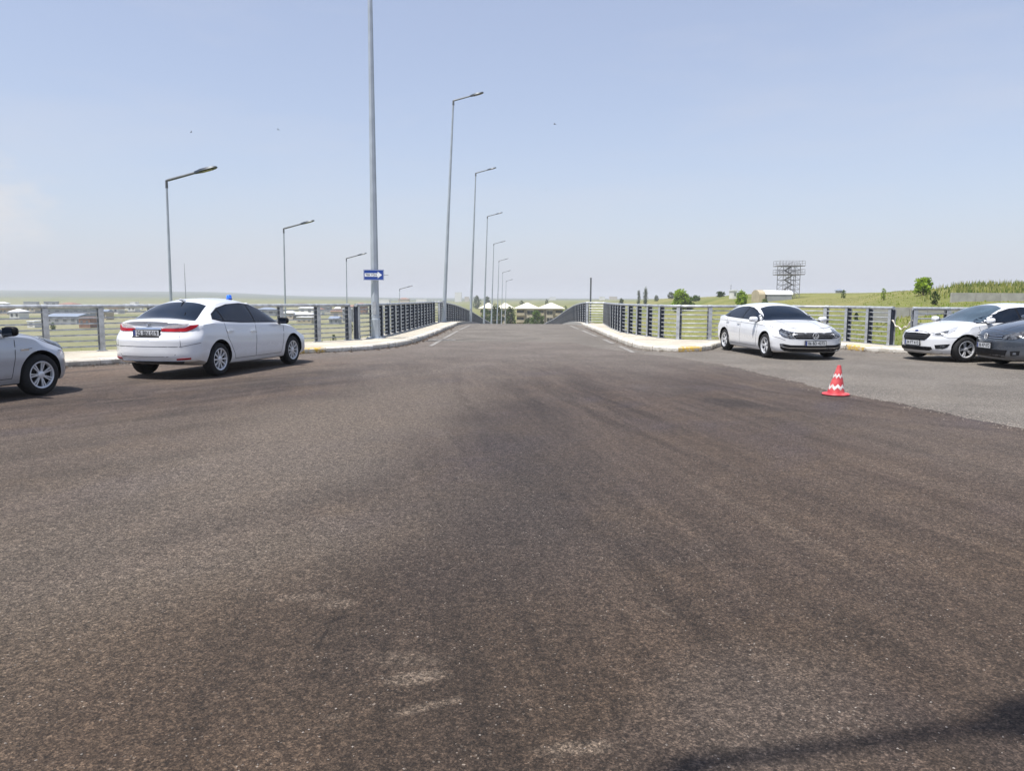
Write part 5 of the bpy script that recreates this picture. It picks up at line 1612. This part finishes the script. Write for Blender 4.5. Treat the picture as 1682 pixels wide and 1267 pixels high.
# concrete retaining walls on the right slope
def slabwall(pa, pb, ya, yb, z0, h, label, n):
    a = Vector((bp(pa, ya), ya, z0)); c = Vector((bp(pb, yb), yb, z0))
    root = empty('retaining_wall', a); tag(root, label, 'wall', 'concrete walls on the right slope')
    for i in range(n):
        p, q = (c - a) * (i / n), (c - a) * ((i + 1) / n)
        b = MB(); t = (q - p).normalized() * .02
        b.bar(p + t + Vector((0, 0, h / 2 - .3)), q - t + Vector((0, 0, h / 2 - .3)), .25, h + .6); b.build('panel', 'concrete', root)
slabwall(1556, 2100, 76, 78, 1.05, 1.15, 'upper pale concrete wall below the tall weeds at the right edge', 14)
slabwall(1430, 2000, 52, 54, .55, .42, 'low concrete wall just above the right railing', 20)

# bare post, masts
def post(x, y, z1, r, label, name='post', r1=None):
    zb = land_z(x, y) - .2
    b = MB(); b.tube([(0, 0, 0), (0, 0, (z1 - zb) * .5), (0, 0, z1 - zb)], [r, r, r1 or r], 8)
    b.tube([(0, 0, z1 - zb), (0, 0, z1 - zb + .03)], [(r1 or r) * 1.3] * 2, 8)
    o = b.build(name, 'galvanised_dark'); o.location = (x, y, zb)
    tag(o, label, 'pole')
post(5.35, 52, 2.85, .055, 'bare dark post rising behind the right shoulder of the bridge')
post(bp(308, 900), 900, 1.5 + (487 - 434) / 1240 * 900, .45, 'very thin far mast above the town left of the left lamp', 'mast', .2)
post(bp(1197, 260), 260, 1.5 + (491 - 468) / 1240 * 260, .07, 'thin far pole on the slope above the white front facing saloon', 'mast')

# ------------------------------------------------------------------ trees and shrubs
def tree(x, y, h, w, leaf, label, name='tree', trunk=.35, group=None, n=900, shape='round', base=None, cat='tree', seed=0, ls=None):
    r = random.Random(seed or int(abs(x * 31 + y * 17)))
    z = land_z(x, y) if base is None else base
    root = empty(name, (x, y, z)); tag(root, label, cat, group)
    b = MB()
    th = h * trunk
    b.tube([(0, 0, -.2), (0.02 * h, 0, th * .6), (0, .01 * h, h * .75)], [w * .05 + .02, w * .038 + .015, .01], 7)
    limbs = []
    for k in range(7):
        a = k * 2.4 + r.random(); z0 = th * (.7 + .1 * k * .6)
        e = Vector((math.cos(a) * w * .33, math.sin(a) * w * .33, min(h * .9, z0 + h * .28)))
        b.tube([(0, 0, z0), e * .5 + Vector((0, 0, z0 * .5 + .02 * h)), e], [w * .02 + .008, w * .014 + .005, .004], 5); limbs.append(e)
    b.build('trunk', 'bark', root, 60)
    f = MB(); ls = ls or max(.05, w * .062)
    cl = []
    nc = 34
    low = th * .55 if trunk > .2 else th * .1
    for k in range(nc):
        if shape == 'round':
            t = (k + .5) / nc
            a = k * 2.39996 + r.uniform(-.4, .4)
            env = math.sin(math.pi * min(1, t * .80 + .16)) ** .6
            rad = w * .5 * env * math.sqrt(r.uniform(.05, .80))
            c = Vector((math.cos(a) * rad, math.sin(a) * rad, low + (h - low) * (t * .86 + .07)))
            s = w * r.uniform(.11, .20)
        else:
            t = (k + .5) / nc
            rad = w * .24 * math.sin(math.pi * min(.97, t * .85 + .14)) * r.uniform(.2, 1)
            a = r.uniform(0, 6.28)
            c = Vector((math.cos(a) * rad, math.sin(a) * rad, low + (h - low) * t * .94)); s = w * .26
        cl.append((c, s))
    for i in range(int(n * 1.6)):
        c, s = cl[i % nc]
        d = Vector((r.gauss(0, 1), r.gauss(0, 1), r.gauss(0, 1)))
        d = d.normalized() * s * r.uniform(.25, 1.15)
        if shape != 'round': d.z *= 1.6
        p = c + d
        if p.z < .02: continue
        q = Vector((r.gauss(0, 1), r.gauss(0, 1), abs(r.gauss(0, 1)) + .4)).normalized(); u = q.orthogonal().normalized() * ls * r.uniform(.6, 1.3); v = q.cross(u) * .7
        f.add([p - u, p + v, p + u, p - v], [(0, 1, 2, 3)])
    f.build('crown', leaf, root)
    return root
tg = 'trees and bushes on the plain'
def tp(px, y, h, wpx, leaf, label, **kw):
    return tree(bp(px, y), y, h, wpx / 1240.0 * y, leaf, label, **kw)
tp(1510, 88, 2.1, 32, 'leaf_bright', 'small round tree standing alone on the right hill against the sky', trunk=.3, n=750, base=land_z(bp(1510, 88), 88) - .1)
tp(1115, 200, 5.8, 30, 'leaf_bright', 'bright green tree rising over the curved railing right of the poplars', trunk=.1, n=1600, group=tg)
tp(1128, 205, 3.9, 22, 'leaf_green', 'low green bush growing against the bright green tree', trunk=.1, n=800, group=tg, name='bush', cat='bush')
tp(1215, 150, 3.0, 21, 'leaf_bright', 'bright green bush above the roof of the front facing white saloon', trunk=.1, n=900, group=tg, name='bush', cat='bush')
tp(1253, 140, 1.6, 12, 'leaf_green', 'dark little bush in front of the tan hut', trunk=.1, n=500, group=tg, name='bush', cat='bush')
tp(1047, 330, 8.2, 9, 'leaf_dull', 'left one of two narrow grey green poplars', shape='tall', trunk=.08, n=900, group='poplars', name='poplar')
tp(1058, 335, 8.6, 11, 'leaf_dull', 'right one of two narrow grey green poplars', shape='tall', trunk=.08, n=900, group='poplars', name='poplar')
tp(1019, 300, 6.2, 13, 'leaf_dull', 'round grey green bush left of the two poplars', trunk=.1, n=800, group=tg, name='bush', cat='bush')
tp(1152, 70, 1.9, 16, 'leaf_dark', 'dark bush seen through the curved railing below the bright tree', trunk=.1, n=700, group=tg, name='bush', cat='bush')
tp(1186, 66, 2.4, 18, 'leaf_dark', 'dark bush seen through the railing left of the front facing saloon', trunk=.1, n=700, group=tg, name='bush', cat='bush')
tp(1381, 150, 1.8, 9, 'leaf_green', 'small bush on the yellow hillside right of the tower', trunk=.1, n=400, group=tg, name='bush', cat='bush')
tp(1446, 92, 1.5, 9, 'leaf_bright', 'small bright bush on the hill skyline left of the lone round tree', trunk=.1, n=400, group=tg, name='bush', cat='bush')
tp(1404, 80, .9, 8, 'leaf_dark', 'dark low shrub on the hillside above the white saloon mirror', trunk=.1, n=400, group=tg, name='bush', cat='bush')
tp(1530, 74, 1.5, 14, 'leaf_dark', 'dark shrub at the left end of the upper concrete wall', trunk=.1, n=600, group=tg, name='bush', cat='bush')
for i, (px, y, h, wpx, lf, lab) in enumerate([
    (880, 262, 7.0, 26, 'leaf_green', 'green tree in front of the right block of flats'),
    (866, 250, 4.5, 14, 'leaf_dark', 'dark tree left of the green one before the right block of flats'),
    (815, 280, 8.5, 26, 'leaf_dark', 'dark tree in front of the left block of flats'),
    (838, 276, 8.0, 22, 'leaf_dark', 'dark tree between the two blocks of flats'),
    (797, 290, 7.5, 18, 'leaf_green', 'green tree at the left end of the left block of flats'),
    (857, 420, 10.5, 14, 'leaf_dull', 'grey green tree behind the roofs of the flats, left one'),
    (897, 420, 10.5, 10, 'leaf_dull', 'grey green tree behind the roofs of the flats, right one'),
    (928, 330, 7.5, 10, 'leaf_green', 'green tree at the right end of the flats'),
    (942, 350, 7.0, 9, 'leaf_green', 'green tree left of the bare dark post on the plain'),
    (783, 700, 13, 14, 'leaf_dark', 'dark far tree on the skyline left of the flats'),
    (800, 720, 12, 14, 'leaf_dark', 'dark far tree on the skyline above the left block of flats'),
    (1100, 420, 3.6, 12, 'leaf_dull', 'far dull bush behind the bright green tree'),
    (1076, 420, 3.4, 8, 'leaf_dull', 'far dull bush between the poplars and the bright tree'),
    (1140, 300, 2.2, 16, 'leaf_green', 'far low bush right of the bright green tree'),
    (1180, 260, 1.8, 16, 'leaf_dark', 'far dark low bush left of the thin far pole'),
    (548, 150, 2.2, 9, 'leaf_dark', 'small dark tree low behind the railing left of the tall pole'),
    (575, 200, 3.4, 12, 'leaf_dark', 'bushy dark tree behind the second post left of the tall pole'),
    (566, 140, 1.8, 7, 'leaf_green', 'small green sapling low behind the railing by the tall pole'),
    (590, 165, 2.6, 8, 'leaf_green', 'green sapling beside the foot of the tall pole beyond the railing'),
    (520, 170, 2.2, 9, 'leaf_green', 'small green tree below the yard building behind the railing'),
    (166, 190, 2.4, 9, 'leaf_dark', 'small dark tree behind the left railing by the brown house'),
    (88, 205, 2.2, 9, 'leaf_green', 'small green tree below the blue grey sheds'),
]):
    tp(px, y, h, wpx, lf, lab, trunk=.12, n=600, group=tg, seed=100 + i)

# ------------------------------------------------------------------ grass and weeds
def blades(name, pts, hmin, hmax, wid, mats, label, cat, seed=1, per=1):
    r = random.Random(seed); b = MB()
    for (x, y) in pts:
        z = land_z(x, y) - .02
        for _ in range(per):
            a = r.uniform(0, 6.28); h = r.uniform(hmin, hmax) * (1 if r.random() < .8 else 1.25); lean = r.uniform(.05, .35) * h
            dx, dy = math.cos(a), math.sin(a); a2 = r.uniform(0, 6.28); wx, wy = math.cos(a2) * wid, math.sin(a2) * wid
            ox, oy = r.gauss(0, wid * 3), r.gauss(0, wid * 3)
            b.cur = r.randrange(len(mats))
            X, Y = x + ox, y + oy
            b.add([(X - wx, Y - wy, z), (X + wx, Y + wy, z), (X + wx * .6 + dx * lean * .5, Y + wy * .6 + dy * lean * .5, z + h * .6), (X - wx * .6 + dx * lean * .5, Y - wy * .6 + dy * lean * .5, z + h * .6), (X + dx * lean, Y + dy * lean, z + h)],
                  [(0, 1, 2, 3), (3, 2, 4)])
    o = b.build(name, mats)
    tag(o, label, cat, kind='stuff')
r = random.Random(5)
pts = []
for _ in range(3400):
    y = r.uniform(79.5, 96); px = 1500 + 320 * r.random() ** .8
    if px < 1560 and r.random() < .5: continue
    pts.append((bp(px, y), y))
blades('tall_weeds', pts, .22, .80, .05, ['weed', 'straw', 'leaf_green'], 'tall yellow green weeds along the top of the right bank', 'weeds', 2)
pts = []
for _ in range(7000):
    y = 24 + 130 * r.random() ** 1.5; px = r.uniform(1000, 1700)
    pts.append((bp(px, y), y))
pts = [p for p in pts if not inside(p, OUT) and min(seg_dist(p, OUT[k], OUT[k + 1]) for k in range(len(OUT) - 1)) > .7]
blades('meadow_grass', pts, .06, .22, .05, ['weed', 'leaf_bright', 'straw'], 'rough meadow grass on the slope beyond the right railing', 'grass', 3, 2)
# a thin fringe at the outer edge of both pavements
pts = []
for line in (offset_line(RAIL_L, .5), offset_line(RAIL_R1, .5)):
    for p in resample(line, .06):
        if p.y > 3: pts.append((p.x + r.gauss(0, .12), p.y + r.gauss(0, .12)))
blades('verge_grass', pts, .12, .34, .012, ['straw', 'weed'], 'dry grass fringe behind the railings', 'grass', 4, 2)

# ------------------------------------------------------------------ birds
for i, (px, py, y, lab) in enumerate(((911, 204, 60, 'small dark bird high in the sky right of the lamp row'), (897, 313, 80, 'tiny bird in the sky above the flats'),
                                     (457, 213, 75, 'tiny bird in the sky left of the tall pole'), (314, 217, 80, 'tiny bird in the sky above the large left lamp'))):
    d = cam.matrix_world.to_3x3() @ Vector(((px - 841) / 1240, -(py - 633.5) / 1240, -1))
    p = Vector((0, 0, 1.5)) + d * (y / d.y)
    b = MB(); b.tube([(-.09, 0, 0), (-.05, 0, .01), (.02, 0, .012), (.09, 0, .0), (.15, 0, -.005)], [.006, .022, .026, .014, .004], 7)
    for s in (-1, 1): b.add([(-.04, 0, .01), (.05, 0, .01), (.02, s * .12, .07), (-.03, s * .11, .07), (-.06, s * .24, .03)], [(0, 1, 2, 3), (3, 2, 4)])
    o = b.build('bird', 'bird_grey'); o.location = p; o.rotation_euler = (.4, 0, i * 1.3); tag(o, lab, 'bird', 'birds')

# ------------------------------------------------------------------ haze over the plain
m = bpy.data.materials.new('haze'); m.use_nodes = True
N = m.node_tree.nodes; N.remove(N['Principled BSDF'])
pv = N.new('ShaderNodeVolumePrincipled'); pv.inputs['Color'].default_value = (.93, .95, .97, 1); pv.inputs['Density'].default_value = .00032
pv.inputs['Anisotropy'].default_value = 0.0
m.node_tree.links.new(pv.outputs[0], N['Material Output'].inputs['Volume'])
MATS['haze'] = m
b = MB(); b.box((0, 2950, 14), (14000, 6500, 56)); 
tag(b.build('haze', 'haze'), 'pale summer haze over the plain', 'haze', kind='stuff')
